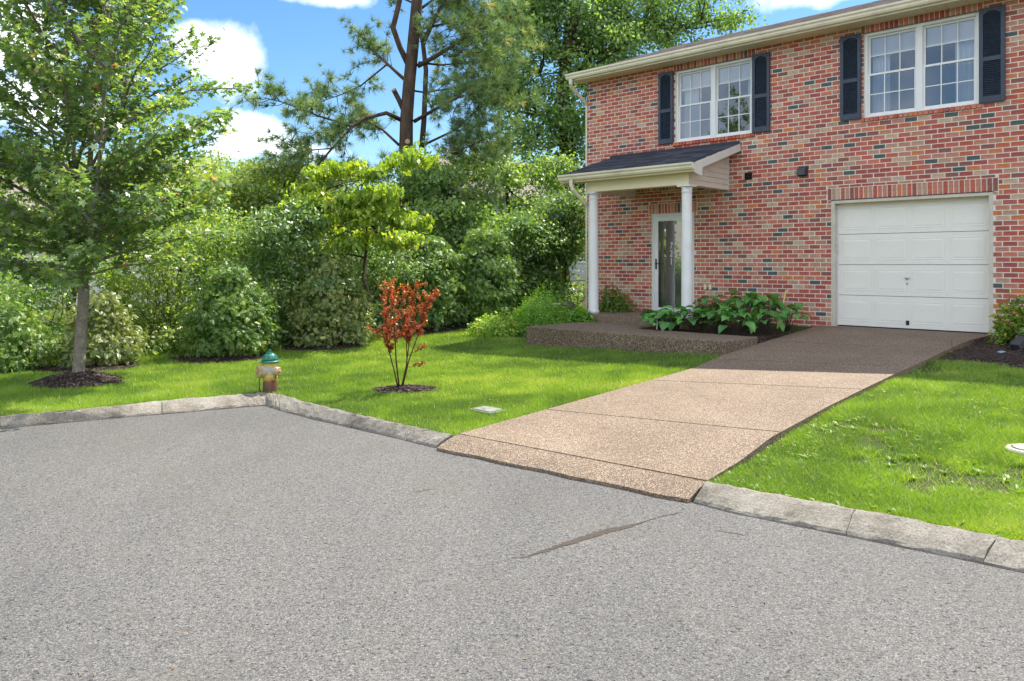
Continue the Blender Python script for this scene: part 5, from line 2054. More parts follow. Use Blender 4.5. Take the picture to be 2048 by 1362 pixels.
def build_red_tree():
    r = np.random.RandomState(12)
    p = P(800, 780, 1.655)
    x, y = p.x, p.y
    mound('mulch_ring', x + 0.05, y, 0.46, 0.34, 0.05, 9)
    MOUNDS.append((x + 0.05, y, 0.44, 0.32))
    z0 = g1(x, y) + 0.03
    Z = y
    root = empty('red_leaf_tree', (x, y, z0), 0, 'little red leaved multi stemmed tree on the lawn', 'tree')
    o3 = np.array([x, y, z0])
    st = MB()
    ends = []
    stems = [[(797, 780, 0), (788, 740, 0), (775, 690, .05), (772, 640, .1), (768, 590, .15)], [(802, 780, 0), (812, 735, -.05), (819, 680, -.1), (826, 630, -.1), (832, 575, -.1)],
             [(804, 780, 0), (814, 730, .1), (813, 680, .15), (808, 630, .2), (806, 570, .2)], [(799, 780, 0), (792, 720, -.1), (790, 670, -.15), (786, 620, -.2), (780, 565, -.2)],
             [(803, 780, 0), (818, 720, .05), (836, 670, .1), (845, 635, .15), (858, 600, .2)]]
    for s in stems:
        q = [pxz(a, b, Z + d) - o3 for a, b, d in s]
        st.tube(q, [0.011, 0.009, 0.007, 0.005, 0.003], 6)
        ends.append(q)
    anc = []
    for q in ends:
        q = np.array(q)
        for k in range(17):
            f = r.uniform(0.42, 1.0)
            s = f * 4; i = min(int(s), 3)
            a = q[i] + (q[i + 1] - q[i]) * (s - i)
            d = unit(np.array([r.normal() * 0.5, r.normal() * 0.6, 0.95]))
            l = r.uniform(0.08, 0.26)
            e = a + d * l
            top = 0.025 + (780 - 556) / FPX * Z
            e[2] = min(e[2], top * r.uniform(0.9, 1.02))
            st.tube([a, (a + e) / 2 + r.normal(size=3) * 0.008, e], [0.003, 0.0025, 0.0015], 4, cap=False)
            for j in range(11):
                anc.append((a + (e - a) * (j + 0.6) / 11, d))
    for (a, b) in (((816, 735, 0), (848, 725, -.1)), ((815, 712, 0), (850, 690, .1)), ((785, 660, 0), (748, 660, 0)), ((775, 680, 0), (738, 655, .1))):
        a = pxz(a[0], a[1], Z) - o3; b = pxz(b[0], b[1], Z + b[2]) - o3
        st.tube([a, b], [0.003, 0.0015], 4, cap=False)
        for j in range(16):
            anc.append((a + (b - a) * (0.4 + 0.6 * j / 15), unit(b - a)))
    st.build('stems', M['bark_red'], root, smooth=True)
    A = np.repeat(np.array([a[0] for a in anc]), 5, 0); D = np.repeat(np.array([a[1] for a in anc]), 5, 0)
    n = len(A)
    off = unit(r.normal(size=(n, 3))) * 0.022
    nrm = unit(np.array([0, -0.1, 0.6]) + r.normal(size=(n, 3)) * 0.7)
    hz = np.clip(A[:, 2] / 1.5, 0, 1)
    tint = np.clip(0.16 + 0.62 * hz + r.normal(size=n) * 0.2, 0, 1)
    V, F = scatter(L_OVAL[0] * np.array([1.2, 1, 1]), L_OVAL[1], A + off * 0.6, nrm, off * 30 + D * 0.5, 0.028 * r.uniform(0.6, 1.35, n))
    np_mesh('leaves', V, F, M['leaf_red'], tint, root)


def build_beds():
    R0 = random.Random(14)
    # leaf with a folded, drooping blade (shared by every bed plant)
    meshes = []
    for v in range(5):
        L, W = 1.0, 0.30 + 0.03 * v
        vs, fs = [], []
        prof = [(0, 0.03), (0.12, 0.55), (0.32, 0.98), (0.52, 0.92), (0.74, 0.58), (0.9, 0.25), (1.0, 0.02)]
        for (t, w) in prof:
            zc = 0.10 * math.sin(t * 2.2) - (0.16 + 0.05 * v) * t * t
            for s in (-1, -0.5, 0, 0.5, 1):
                vs.append((s * w * W, t * L, zc + 0.10 * abs(s) * w + 0.02 * math.sin(9 * t + v) * abs(s)))
        for i in range(len(prof) - 1):
            for j in range(4):
                fs.append((i * 5 + j, i * 5 + j + 1, (i + 1) * 5 + j + 1, (i + 1) * 5 + j))
        for k in range(3):
            meshes.append(MB().face_set(vs, fs, [0.25, 0.5, 0.8][k]).mesh('leaf', M['leaf_bed'], True))
    spots = [(-7.75, -1.95, 0.34, 'front leftmost', 0), (-7.35, -2.0, 0.40, '', 0), (-7.0, -2.05, 0.38, '', 0), (-6.55, -2.12, 0.42, '', 0), (-6.15, -2.1, 0.40, '', 0), (-5.85, -1.7, 0.36, '', 0),
             (-7.1, -1.2, 0.56, '', 0), (-6.75, -1.45, 0.52, '', 0), (-6.4, -1.3, 0.66, '', 0), (-6.05, -1.2, 0.6, '', 0), (-6.75, -0.7, 0.62, '', 0), (-5.8, -0.9, 0.48, '', 0), (-7.45, -2.25, 0.3, '', 0), (-6.35, -0.75, 0.62, '', 0)]
    labs = ['lowest broad leaved plant at the left end of the bed, by the porch step', 'broad leaved plant by the right porch column, front row', 'broad leaved plant in front of the grassy clump',
            'broad leaved plant in the middle of the front row, right of the grassy clump', 'broad leaved plant second from the driveway in the front row', 'broad leaved plant at the driveway corner of the bed',
            'broad leaved plant behind the grassy clump, against the right column', 'broad leaved plant just right of the grassy clump', 'tallest broad leaved plant, at the centre of the bed', 'tall broad leaved plant below the yellow stake',
            'broad leaved plant at the back of the bed, left of the yellow stake', 'broad leaved plant at the back of the bed, nearest the garage', 'small broad leaved plant on the front edge of the bed, beside the walk', 'broad leaved plant against the wall behind the tallest one']
    for (u, w, h, _, __), lab in zip(spots, labs):
        p = hw(u, w, -0.075)
        root = empty('broadleaf_plant', p, 0, lab, 'plant', 'broad leaved plants in the bed by the wall')
        st = MB()
        n = 21
        for i in range(n):
            a = i * 2.4 + R0.uniform(-0.3, 0.3)
            f = (i + 0.5) / n
            rr = (0.04 + 0.27 * math.sqrt(f)) * R0.uniform(0.85, 1.15)
            hh = 1.02 * h * (1.0 - 0.55 * f ** 1.5) * R0.uniform(0.88, 1.08)
            tip = Vector((rr * 0.75 * math.cos(a), rr * 0.75 * math.sin(a), hh))
            st.tube([(0.02 * math.cos(a), 0.02 * math.sin(a), 0), (tip.x * 0.5, tip.y * 0.5, hh * 0.6), tip], [0.006, 0.005, 0.003], 4, cap=False)
            o = bpy.data.objects.new('leaf', R0.choice(meshes))
            link(o, root)
            o.location = tip
            s = R0.uniform(0.16, 0.26)
            o.scale = (s, s, s)
            o.rotation_euler = (R0.uniform(-0.5, 0.15), R0.uniform(-0.3, 0.3), a - math.pi / 2 + R0.uniform(-0.35, 0.35))
        st.build('stems', M['bark_dark'], root, smooth=True)
    # grassy clump between them
    r = np.random.RandomState(6)
    p = hw(-7.0, -1.62, -0.075)
    root = empty('grassy_clump', p, 0, 'brownish grassy clump standing among the broad leaved plants', 'plant')
    n = 260
    a = r.uniform(0, 6.28, n)
    base = np.stack([np.cos(a) * 0.07 * r.uniform(0, 1, n), np.sin(a) * 0.07 * r.uniform(0, 1, n), np.zeros(n)], 1)
    fwd = np.stack([np.cos(a) * 0.22, np.sin(a) * 0.22, np.ones(n)], 1)
    V, F = scatter(np.array([(-0.008, 0, 0), (0.008, 0, 0), (0.005, 0.6, 0), (0, 1, 0.05), (-0.005, 0.6, 0)]), np.array([[0, 1, 2, 3, 4]]), base, np.cross(fwd, r.normal(size=(n, 3))), fwd, 0.52 * r.uniform(0.6, 1.1, n))
    np_mesh('blades', V, F, M['leaf_clump'], r.uniform(0, 1, n), root)
    # stakes and tags
    p = hw(-6.12, -0.62, -0.075)
    o = MB().box((-0.012, -0.003, 0), (0.012, 0.003, 0.74)).build('plant_stake', M['stake'])
    o.location = p; o.rotation_euler = (0.05, 0.22, 0.2)
    tag(o, 'yellow plant stake leaning against the bricks', 'stake')
    p = hw(-7.62, -2.22, -0.03)
    o = MB().box((-0.012, -0.003, -0.03), (0.012, 0.003, 0.17)).box((-0.05, -0.004, 0.17), (0.05, 0.004, 0.21)).build('plant_tag', M['white'])
    o.location = p; o.rotation_euler = (0.1, 0.12, HROT)
    tag(o, 'white plant tag in the front of the bed', 'tag')
    # ferny bank left of the porch
    def bank(name, lab, u, w, z, rx, ry, h, n, size, mat, seed, tpl=L_OVAL, tb=0.0, grp=None):
        r = np.random.RandomState(seed)
        p = hw(u, w, 0)
        p.z = max(g1(p.x, p.y), 0) if z is None else FLOOR + z
        root = empty(name, p, HROT, lab, 'plant', grp)
        d = unit(r.normal(size=(n, 3))); d[:, 2] = np.abs(d[:, 2])
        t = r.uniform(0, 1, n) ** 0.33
        k = 1 + 0.16 * np.sin(d[:, 0] * 5 + seed) + 0.12 * np.sin(d[:, 1] * 7)
        pos = d * np.array([rx, ry, h]) * (t * k)[:, None]
        st = MB()
        for _ in range(40):
            i = r.randint(n)
            st.tube(bend((pos[i][0] * 0.3, pos[i][1] * 0.3, 0), pos[i], r, 3, 0.05), [0.004, 0.004, 0.003, 0.002], 3, cap=False)
        st.build('stems', M['bark_dark'], root)
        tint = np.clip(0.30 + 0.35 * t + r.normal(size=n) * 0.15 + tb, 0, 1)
        leaves('foliage', root, mat, tpl, pos, d, size, r, 0.5, 0.6, 0.2, tint)
    bank('leafy_mound', 'bright yellow green low plant at the left end of the porch bed', -11.15, -2.75, None, 0.55, 0.45, 0.46, 2300, 0.06, M['leaf_fern'], 81, tb=0.25)
    bank('leafy_mound', 'fresh green feathery mound beside the left porch column', -10.5, -2.1, None, 0.85, 0.62, 0.66, 4600, 0.065, M['leaf_fern'], 82, L_NARROW)
    bank('leafy_mound', 'taller fresh green mound behind the feathery one, left of the column', -11.05, -1.3, None, 0.85, 0.6, 0.85, 4300, 0.065, M['leaf_fern'], 83, L_NARROW, -0.05)
    bank('leafy_mound', 'low green plant spilling around the foot of the left column', -9.72, -1.78, -0.05, 0.34, 0.22, 0.26, 1000, 0.055, M['leaf_fern'], 84, tb=-0.1)
    bank('porch_shrub', 'rounded dark green shrub between the left column and the front door', -9.72, -0.62, 0.10, 0.40, 0.36, 0.50, 2200, 0.05, M['leaf_box'], 85, tb=-0.05)
    # shrub right of the garage, with its bed fittings
    bank('azalea_shrub', 'glossy green shrub beside the garage door in dark mulch', -2.32, -0.75, None, 0.42, 0.42, 0.72, 1500, 0.075, M['leaf_box'], 86, tb=0.12)
    # rocks and dead brush at the wood edge
    rg = random.Random(9)
    for i, (px, py, s, lab) in enumerate([(1052, 622, .22, 'grey field stone lowest in the rock pile'), (1072, 612, .26, 'broad field stone at the front of the rock pile'), (1095, 606, .22, 'field stone in the middle of the rock pile'), (1116, 598, .24, 'field stone behind the fresh green mound'),
                                          (1062, 602, .22, 'tan field stone at the back left of the rock pile'), (1085, 594, .25, 'field stone topmost in the rock pile'), (1135, 588, .2, 'field stone nearest the house corner'), (1030, 632, .2, 'field stone at the left foot of the rock pile')]):
        x, y = at(px, 19.2 - 0.02 * (px - 1030))
        z = g1(x, y)
        def wob(t, zz, a=rg.uniform(0, 6), b=rg.uniform(0, 6)):
            return 1 + 0.18 * math.sin(2 * t + a) + 0.1 * math.sin(5 * t + b + 4 * zz)
        o = MB().lathe([(0.3, -0.5), (0.85, -0.35), (1.0, 0.05), (0.8, 0.42), (0.45, 0.6)], 9, None, wob=wob).build('field_stone', M['rock'])
        o.location = (x, y, z + 0.08 + (622 - py) * 0.008); o.scale = (s * 1.2, s, s * 0.9); o.rotation_euler = (rg.uniform(-.2, .2), rg.uniform(-.2, .2), rg.uniform(0, 6))
        tag(o, lab, 'rock', 'rocks at the edge of the woods')
    r = np.random.RandomState(4)
    m = MB()
    for _ in range(170):
        x, y = at(r.uniform(1030, 1170), r.uniform(19.5, 21))
        z = g1(x, y)
        d = r.normal(size=3) * np.array([0.35, 0.2, 0.12]) + np.array([0, 0, 0.14])
        p = np.array([x, y, z + r.uniform(0.05, 0.35)])
        m.tube([p, p + d * 0.5 + r.normal(size=3) * 0.04, p + d], [0.008, 0.006, 0.003], 3, cap=False)
    tag(m.build('dead_brush', M['brush']), kind='stuff')


n_ = NT('grassy_clump')
M['leaf_clump'] = n_.pbr(n_.ramp(n_.attr(), [(0, (0.06, 0.08, 0.025)), (0.6, (0.13, 0.115, 0.05)), (1, (0.22, 0.17, 0.09))]), 0.7)
M['stake'] = simple('yellow_stake', (0.72, 0.62, 0.22), 0.5)
M['blue_plastic'] = simple('pale_blue_plastic', (0.25, 0.42, 0.52), 0.4)
M['lid'] = simple('utility_lid', (0.24, 0.24, 0.22), 0.8, 0.2, 12, 0.01, 40)
M['lid_white'] = simple('meter_box_plastic', (0.42, 0.40, 0.34), 0.7, 0.15, 9)


def hydrant_mat():
    n = NT('hydrant_barrel_paint')
    sep = n.N('ShaderNodeSeparateXYZ'); n.L(n.coord(), sep.inputs[0])
    z = n.math('ADD', sep.outputs['Z'], n.math('MULTIPLY', n.math('SUBTRACT', n.noise(9, 4, 0.6), 0.5), 0.16))
    c = n.ramp(z, [(0.0, (0.10, 0.045, 0.03)), (0.13, (0.17, 0.075, 0.045)), (0.165, (0.22, 0.10, 0.045)), (0.19, (0.55, 0.36, 0.04)), (0.27, (0.50, 0.42, 0.20)), (0.31, (0.42, 0.42, 0.40)), (0.36, (0.46, 0.44, 0.36)), (0.385, (0.62, 0.44, 0.04)), (0.5, (0.62, 0.42, 0.03))])
    rust = n.ramp(n.noise(22, 5, 0.7), [(0.58, 0.0), (0.70, 0.8)])
    c = n.mix(rust, c, (0.20, 0.08, 0.035))
    return n.pbr(c, 0.55, n.bump(n.noise(40, 4, 0.6), 0.004))


def build_hydrant():
    M['hyd'] = hydrant_mat()
    M['hyd_green'] = simple('hydrant_green', (0.02, 0.17, 0.12), 0.35, 0.5, 14, 0.002, 40, dirt=(0.35, 0.48, 0.42))
    M['hyd_cap'] = simple('nozzle_cap', (0.45, 0.33, 0.16), 0.5, 0.35, 20, dirt=(0.22, 0.11, 0.06))
    p = P(540, 783, 1.662)
    z = g1(p.x, p.y) - 0.015
    face = math.atan2(-p.y, -p.x) + math.pi / 2
    root = empty('fire_hydrant', (p.x, p.y, z), face + rad(-6), 'small worn yellow fire hydrant with green bonnet behind the kerb', 'hydrant')
    MB().lathe([(0.105, 0), (0.105, 0.02), (0.09, 0.024), (0.09, 0.06), (0.092, 0.20), (0.098, 0.215), (0.098, 0.24), (0.092, 0.25), (0.092, 0.385), (0.10, 0.40), (0.10, 0.405)], 28).build('barrel', M['hyd'], root, smooth=False)
    b = MB()
    b.lathe([(0.115, 0.406), (0.122, 0.412), (0.122, 0.428), (0.100, 0.436)], 28)
    b.lathe([(0.100, 0.434), (0.094, 0.46), (0.080, 0.495), (0.055, 0.522), (0.040, 0.530)], 32, wob=lambda t, zz: 1 + 0.035 * math.cos(8 * t))
    b.build('bonnet', M['hyd_green'], root, smooth=True)
    MB().lathe([(0.044, 0.528), (0.044, 0.538), (0.026, 0.542), (0.026, 0.548)], 16).lathe([(0.019, 0.548), (0.019, 0.572), (0.012, 0.575)], 5).build('operating_nut', M['hyd_green'], root)

    def nozzle(ang, r0, out, zc):
        Mx = Matrix.Rotation(ang, 4, 'Z') @ Matrix.Translation((0, 0, zc)) @ Matrix.Rotation(rad(90), 4, 'Y')
        nb = MB().lathe([(r0 * 1.05, 0.05), (r0 * 1.05, out - 0.045), (r0 * 1.18, out - 0.04), (r0 * 1.18, out - 0.03)], 20, Mx)
        o = nb.build('nozzle', M['hyd'], root)
        MB().lathe([(r0 * 1.12, out - 0.03), (r0 * 1.15, out - 0.005), (r0 * 0.95, out + 0.008), (r0 * 0.35, out + 0.010), (r0 * 0.32, out + 0.03), (r0 * 0.2, out + 0.032)], 20, Mx, wob=lambda t, zz: 1 + 0.02 * math.cos(10 * t)).build('nozzle_cap', M['hyd_cap'], o)
    nozzle(rad(180 + 28), 0.074, 0.155, 0.305)     # large nozzle towards the left
    nozzle(rad(-38), 0.05, 0.15, 0.30)           # small nozzle on the right
    nozzle(rad(100), 0.042, 0.13, 0.30)
    for k in range(6):
        t = k * math.pi / 3
        MB().lathe([(0.011, 0.0), (0.011, 0.012), (0.006, 0.014)], 6, Matrix.Translation((0.094 * math.cos(t), 0.094 * math.sin(t), 0.02))).build('flange_bolt', M['hyd_cap'], root)
    c = MB()
    c.tube([(-0.105, -0.085, 0.26), (-0.125, -0.09, 0.18), (-0.12, -0.09, 0.08), (-0.10, -0.09, 0.03)], 0.006, 5)
    c.tube([(0.09, -0.07, 0.27), (0.075, -0.085, 0.20), (0.05, -0.088, 0.16), (0.03, -0.085, 0.19)], 0.006, 5)
    c.build('cap_chain', M['black'], root)


def PG(px, py):
    h = 1.6
    for _ in range(40):
        q = P(px, py, h)
        h += 0.4 * (CAMH - g1(q.x, q.y) - h)
    return P(px, py, h)


def build_small():
    # meter lid in the lawn, left of the driveway
    p = PG(975, 823)
    z = g1(p.x, p.y)
    a = math.atan2(UY, UX)
    root = empty('utility_cover', (p.x, p.y, z + 0.012), a, 'flat pale rectangular utility lid in the grass left of the driveway', 'utility cover')
    MB().box((-0.17, -0.13, -0.1), (0.17, 0.13, 0.012)).build('frame', M['lid'], root, bevel=0.006)
    MB().box((-0.145, -0.105, 0.012), (0.145, 0.105, 0.022)).build('lid', M['lid'], root, bevel=0.004)
    MB().box((-0.02, -0.06, 0.0225), (0.02, -0.045, 0.025)).build('lift_slot', M['black'], root)
    p = PG(2050, 909)
    z = g1(p.x, p.y)
    root = empty('meter_box', (p.x + 0.06, p.y, z + 0.015), 0.2, 'cream oval meter box with dark rimmed lid at the right edge of the lawn', 'meter box')
    MB().lathe([(0.19, -0.1), (0.19, 0.02), (0.178, 0.032), (0.146, 0.034)], 30).build('collar', M['lid_white'], root)
    MB().lathe([(0.145, 0.02), (0.145, 0.036), (0.134, 0.038)], 30).build('rim', M['black'], root)
    MB().lathe([(0.133, 0.02), (0.133, 0.042), (0.08, 0.045)], 30).build('lid', M['lid_white'], root)
    # garden spotlight and plastic label in the right bed
    p = PG(2040, 704)
    z = g1(p.x, p.y)
    root = empty('garden_light', (p.x, p.y, z), 0.3, 'black garden spotlight under the shrub by the garage', 'garden light')
    Mx = Matrix.Translation((0, 0, 0.13)) @ Matrix.Rotation(rad(-35), 4, 'Y')
    MB().box((-0.11, -0.07, -0.05), (0.09, 0.07, 0.05), Mx).box((0.09, -0.08, -0.06), (0.105, 0.08, 0.06), Mx).build('lamp_head', M['dark_grey'], root, bevel=0.008)
    MB().tube([(0, 0, -0.1), (0, 0, 0.1)], 0.012, 8).build('ground_spike', M['black'], root)
    p = PG(2003, 709)
    z = g1(p.x, p.y)
    o = MB().box((-0.05, -0.03, 0), (0.05, 0.03, 0.012)).build('plastic_label', M['blue_plastic'], bevel=0.004)
    o.location = (p.x, p.y, z + 0.03); o.rotation_euler = (0.15, -0.1, 0.4)
    tag(o, 'pale blue plastic label lying on the dark mulch', 'label')
    p = PG(1903, 704)
    z = g1(p.x, p.y)
    m = MB()
    m.tube([(0, 0, 0), (0.01, 0, 0.07), (-0.005, 0, 0.15), (0.015, 0, 0.19)], [0.007, 0.006, 0.005, 0.003], 5).tube([(-0.002, 0, 0.11), (0.03, 0.0, 0.15)], [0.004, 0.002], 4)
    o = m.build('dry_stalk', M['dry'])
    o.location = (p.x, p.y, z)
    tag(o, 'short dry stalk at the edge of the driveway by the mulch bed', 'stalk')
    # litter: little leaves and chips of bark on the asphalt and the driveway
    r = np.random.RandomState(15)
    n = 150
    pos = []
    while len(pos) < n:
        px, py = r.uniform(0, 2048), 815 + 547 * r.uniform(0, 1) ** 1.5
        q = P(px, py, 1.78)
        if inpoly(np.array([q.x]), np.array([q.y]), STREET)[0]:
            pos.append((q.x, q.y, 0.006))
    pos = np.array(pos)
    nr = unit(np.array([0, 0, 1]) + r.normal(size=pos.shape) * 0.25)
    V, F = scatter(L_NARROW[0], L_NARROW[1], pos, nr, r.normal(size=pos.shape), 0.022 * r.uniform(0.4, 1.6, n))
    tag(np_mesh('leaf_litter', V, F, M['dry'], None), kind='stuff')
    n = 260
    pos = []
    while len(pos) < n:
        px, py = r.uniform(1430, 2048), r.uniform(760, 1080)
        q = P(px, py, 1.60)
        pos.append((q.x, q.y, float(g1(q.x, q.y)) + 0.035))
    pos = np.array(pos)
    u, w = to_uw(pos[:, 0], pos[:, 1])
    pos = pos[(u > -2.9) & ~inpoly(pos[:, 0], pos[:, 1], KERB_BACK)]
    nr = unit(np.array([0, 0, 1]) + r.normal(size=pos.shape) * 0.35)
    V, F = scatter(L_OVAL[0], L_OVAL[1], pos, nr, r.normal(size=pos.shape), 0.028 * r.uniform(0.4, 1.4, len(pos)))
    tag(np_mesh('fallen_leaves', V, F, M['dry'], None), kind='stuff')


def vnoise(x, y, s, seed):
    r = np.random.RandomState(seed)
    G = r.uniform(size=(256, 256))
    X, Y = x * s + 1000, y * s + 1000
    i, j = np.floor(X).astype(int), np.floor(Y).astype(int)
    fx, fy = X - i, Y - j
    fx = fx * fx * (3 - 2 * fx); fy = fy * fy * (3 - 2 * fy)
    g = lambda a, b: G[a % 256, b % 256]
    return (g(i, j) * (1 - fx) + g(i + 1, j) * fx) * (1 - fy) + (g(i, j + 1) * (1 - fx) + g(i + 1, j + 1) * fx) * fy


def build_grass():
    r = np.random.RandomState(99)
    N0 = 3900000
    # sample evenly over the lawn, keep more of the near blades
    Y = 3.6 + 17.5 * r.uniform(size=N0) ** 1.75
    half = 1.0
    X = r.uniform(-half, half * 0.82, N0) * (Y + 0.8)
    u, w = to_uw(X, Y)
    ok = ~inpoly(X, Y - 0.045 * vnoise(X, Y, 11, 41), KERB_BACK)
    ur = np.interp(-w, [0, 1.5, 9], [-2.88, -2.96, -3.0])
    edge = vnoise(X, Y, 7, 3) * 0.06
    ok &= ~((u > UL - 0.015 + edge * 0.5) & (u < ur + 0.03 - edge * 0.5) & (w > -9.25) & (w < 0.2))
    ok &= ~((u > -9.64) & (u < UL) & (w > -3.52) & (w < 0.2))
    ok &= ~((u > -10.95) & (w > -0.02))
    ok &= ~((u > -11.2) & (u < -9.6) & (w > -2.9) & (w < 0.0))
    # mulch bed right of the garage
    ok &= ~((u > -2.95) & (w > -2.92 - 0.1 * np.sin(u * 3)))
    # wood edge
    zline = np.interp((X / Y) * FPX + 1024, [0, 400, 700, 1000, 1150], [12.9, 14.3, 15.9, 18.8, 19.5]) + vnoise(X, Y, 1.2, 5) * 0.5
    ok &= Y < zline
    for (mx, my, rx, ry) in MOUNDS:
        ok &= (((X - mx) / rx) ** 2 + ((Y - my) / ry) ** 2) > 0.86 + 0.25 * vnoise(X, Y, 9, 8)
    dens = 0.62 + 0.5 * vnoise(X, Y, 2.2, 1) + 0.35 * vnoise(X, Y, 6, 2) - 0.3
    bare = vnoise(X, Y, 1.6, 11) * 0.6 + vnoise(X, Y, 5.5, 12) * 0.4
    right = u > -3.2
    dens = np.where(right, np.clip((bare - 0.27) * 4.2, 0.05, 1), np.clip(dens, 0.25, 1))
    ok &= r.uniform(size=N0) < dens
    X, Y, bare, right = X[ok], Y[ok], bare[ok], right[ok]
    n = min(len(X), 950000)
    X, Y, bare, right = X[:n], Y[:n], bare[:n], right[:n]
    Zg = gz(X, Y)
    hgt = 0.040 * r.uniform(0.55, 1.35, n) * (0.75 + 0.6 * vnoise(X, Y, 1.7, 21)) * np.where(right, 1.15, 1.0) * (1 + 0.018 * (Y - 5))
    wid = 0.0042 * r.uniform(0.7, 1.4, n) * np.where(right, 1.35, 1.0) * (1 + 0.10 * np.maximum(Y - 5, 0))
    a = r.uniform(0, 2 * math.pi, n)
    lean = np.abs(r.normal(size=n)) * 0.55 * hgt + np.where(right, 0.45 * hgt, 0)
    b = r.uniform(0, 2 * math.pi, n)
    base = np.stack([X, Y, Zg - 0.004], 1)
    side = np.stack([np.cos(a), np.sin(a), np.zeros(n)], 1) * (wid / 2)[:, None]
    tip = base + np.stack([np.cos(b) * lean, np.sin(b) * lean, hgt], 1)
    V = np.empty((n * 3, 3), np.float32)
    V[0::3] = base - side; V[1::3] = base + side; V[2::3] = tip
    F = np.arange(n * 3).reshape(n, 3)
    patch = vnoise(X, Y, 0.9, 31) * 0.5 + vnoise(X, Y, 3.5, 32) * 0.5
    tint = np.clip(0.42 + (patch - 0.5) * 1.15 + r.normal(size=n) * 0.18, 0, 0.93)
    tint[r.uniform(size=n) < np.where(right, 0.05, 0.02)] = 1.0
    o = np_mesh('lawn_grass', V, F, M['grass'], tint)
    tag(o, kind='stuff')
    # broad bladed weeds and clover scattered through the turf
    k = np.where(right, 0.0042, 0.0004) * np.where(bare < 0.42, 1.8, 0.6)
    sel = np.where(r.uniform(size=n) < k)[0]
    bl = np.array([(-0.09, 0, 0), (0.09, 0, 0), (0.11, 0.5, 0.12), (0, 1, 0.0), (-0.11, 0.5, 0.12)])
    idx = np.repeat(sel, 7)
    m_ = len(idx)
    th = r.uniform(0, 2 * math.pi, m_)
    fw = np.stack([np.cos(th), np.sin(th), r.uniform(0.15, 0.9, m_)], 1)
    up = np.stack([-np.cos(th) * 0.4, -np.sin(th) * 0.4, np.ones(m_)], 1)
    V, F = scatter(bl, np.array([[0, 1, 2, 3, 4]]), np.stack([X[idx], Y[idx], Zg[idx] + 0.006], 1), up, fw, np.where(right[idx], 0.06, 0.04) * r.uniform(0.6, 1.3, m_))
    tw_ = np.clip(np.repeat(r.uniform(0.1, 0.55, len(sel)), 7) + r.normal(size=m_) * 0.06, 0, 0.93)
    tag(np_mesh('lawn_weeds', V, F, M['grass'], tw_), kind='stuff')
    print('blades', n, 'weeds', len(sel))


def build_right_bed():
    # dark mulch beside the garage
    rg = random.Random(3)
    vs, fs = [], []
    nu, nw = 26, 16
    for i in range(nu + 1):
        u = -2.95 + 3.6 * i / nu
        for j in range(nw + 1):
            w = -0.004 - (2.92 + 0.12 * math.sin(u * 3)) * j / nw
            p = hw(u, w)
            zz = g1(p.x, p.y) + 0.03 + rg.uniform(-0.012, 0.012) - (0.05 if j == nw or i == 0 else 0)
            vs.append((p.x, p.y, zz))
    k = nw + 1
    for i in range(nu):
        for j in range(nw):
            fs.append((i * k + j, i * k + j + 1, (i + 1) * k + j + 1, (i + 1) * k + j))
    o = MB().face_set(vs, fs).build('mulch_bed', M['mulch'], smooth=True)
    o['kind'] = 'structure'
    m = MB()
    for _ in range(420):
        u, w = rg.uniform(-2.9, -1.2), rg.uniform(-2.85, -0.1)
        p = hw(u, w)
        z = g1(p.x, p.y) + 0.04
        s = rg.uniform(0.5, 1.3)
        Mx = Matrix.Translation((p.x, p.y, z)) @ Matrix.Rotation(rg.uniform(0, 3.14), 4, 'Z') @ Matrix.Rotation(rg.uniform(-0.4, 0.4), 4, 'X')
        m.box((-0.03 * s, -0.008 * s, -0.004), (0.03 * s, 0.008 * s, 0.006), Mx)
    c = m.build('mulch_chips', M['chip'], o)
    c['kind'] = 'stuff'


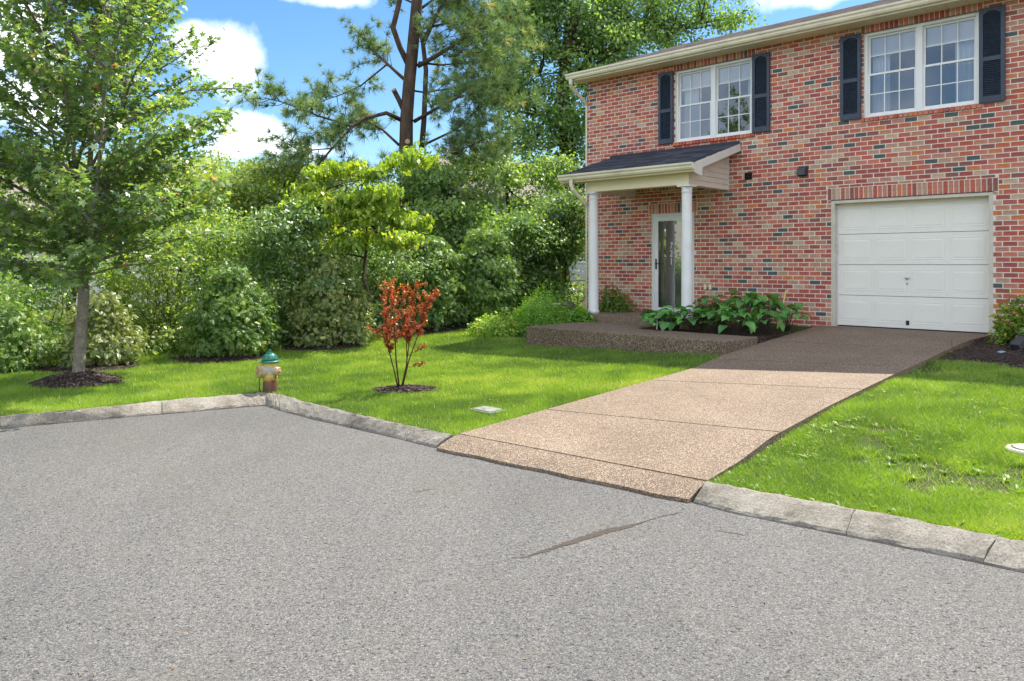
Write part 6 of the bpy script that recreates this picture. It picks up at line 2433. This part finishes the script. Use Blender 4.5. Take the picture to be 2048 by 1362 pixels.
def far_house(name, lab, px, Z, ang, w, d, h, wallm, roofm):
    x, y = at(px, Z)
    z0 = g1(x, y)
    root = empty(name, (x, y, z0), ang, lab, 'house')
    m = MB().box((-w / 2, -d / 2, -0.5), (w / 2, d / 2, h))
    m.prism([(-d / 2, h), (d / 2, h), (0, h + d * 0.3)], -w / 2, w / 2, axis=0)
    m.build('wall', wallm, root)
    rf = MB()
    for s in (-1, 1):
        rf.prism([(s * (d / 2 + 0.35), h - 0.2), (0, h + d * 0.3 + 0.02), (0, h + d * 0.3 + 0.16), (s * (d / 2 + 0.35), h - 0.06)], -w / 2 - 0.3, w / 2 + 0.3, axis=0)
    rf.build('roof', roofm, root)
    for fl in range(int(h // 2.6)):
        for k in range(int(w // 2.4)):
            u = -w / 2 + 1.3 + k * 2.4
            z = 0.9 + fl * 2.7
            if u + 0.5 > w / 2: continue
            f = MB()
            e = 0.07
            f.box((u - 0.5, -d / 2 - 0.04, z), (u - 0.5 + e, -d / 2 - 0.002, z + 1.3)).box((u + 0.5 - e, -d / 2 - 0.04, z), (u + 0.5, -d / 2 - 0.002, z + 1.3))
            f.box((u - 0.5 + e, -d / 2 - 0.04, z), (u + 0.5 - e, -d / 2 - 0.002, z + e)).box((u - 0.5 + e, -d / 2 - 0.04, z + 1.3 - e), (u + 0.5 - e, -d / 2 - 0.002, z + 1.3)).box((u - 0.5 + e, -d / 2 - 0.035, z + 0.62), (u + 0.5 - e, -d / 2 - 0.002, z + 0.68))
            wn = f.build('window', M['white'], root)
            MB().box((u - 0.5 + e, -d / 2 - 0.02, z + e), (u + 0.5 - e, -d / 2 - 0.003, z + 1.3 - e)).build('pane', M['far_glass'], wn)
    return root


M['far_glass'] = simple('far_pane', (0.04, 0.05, 0.06), 0.08)
M['far_wall'] = simple('far_cream_wall', (0.72, 0.69, 0.63), 0.7)
M['far_wall2'] = simple('far_grey_wall', (0.45, 0.47, 0.49), 0.7)
M['far_brick'] = simple('far_tan_wall', (0.48, 0.43, 0.36), 0.8)


def build_neighbours():
    far_house('far_house', 'pale cream house glimpsed through the hedge at the far left', 60, 33, 0.25, 11, 7, 3.0, M['far_wall'], M['shingle'])
    far_house('far_house', 'white house glimpsed through the hedge right of the maple', 330, 31, -0.1, 8, 6, 2.3, M['far_wall'], M['shingle'])
    far_house('far_house', 'grey house showing through the trees left of the brick corner', 1030, 38, 0.5, 8, 6, 3.9, M['far_wall2'], M['shingle'])
    # the house across the court, behind the viewer: it shows in the glass of the door
    h = far_house('facing_house', 'tan house facing the townhouse across the court, seen reflected in the storm door', 1024, 10, 0, 13, 8, 5.4, M['far_brick'], M['shingle'])
    h.location = (-26.5, 7.2, 0)
    h.rotation_euler = (0, 0, HROT + math.pi)


build_neighbours()
far_woods()
build_trees()
build_pine()
build_hedge()
build_maple()
build_red_tree()
build_beds()
build_right_bed()
build_hydrant()
build_small()
build_grass()
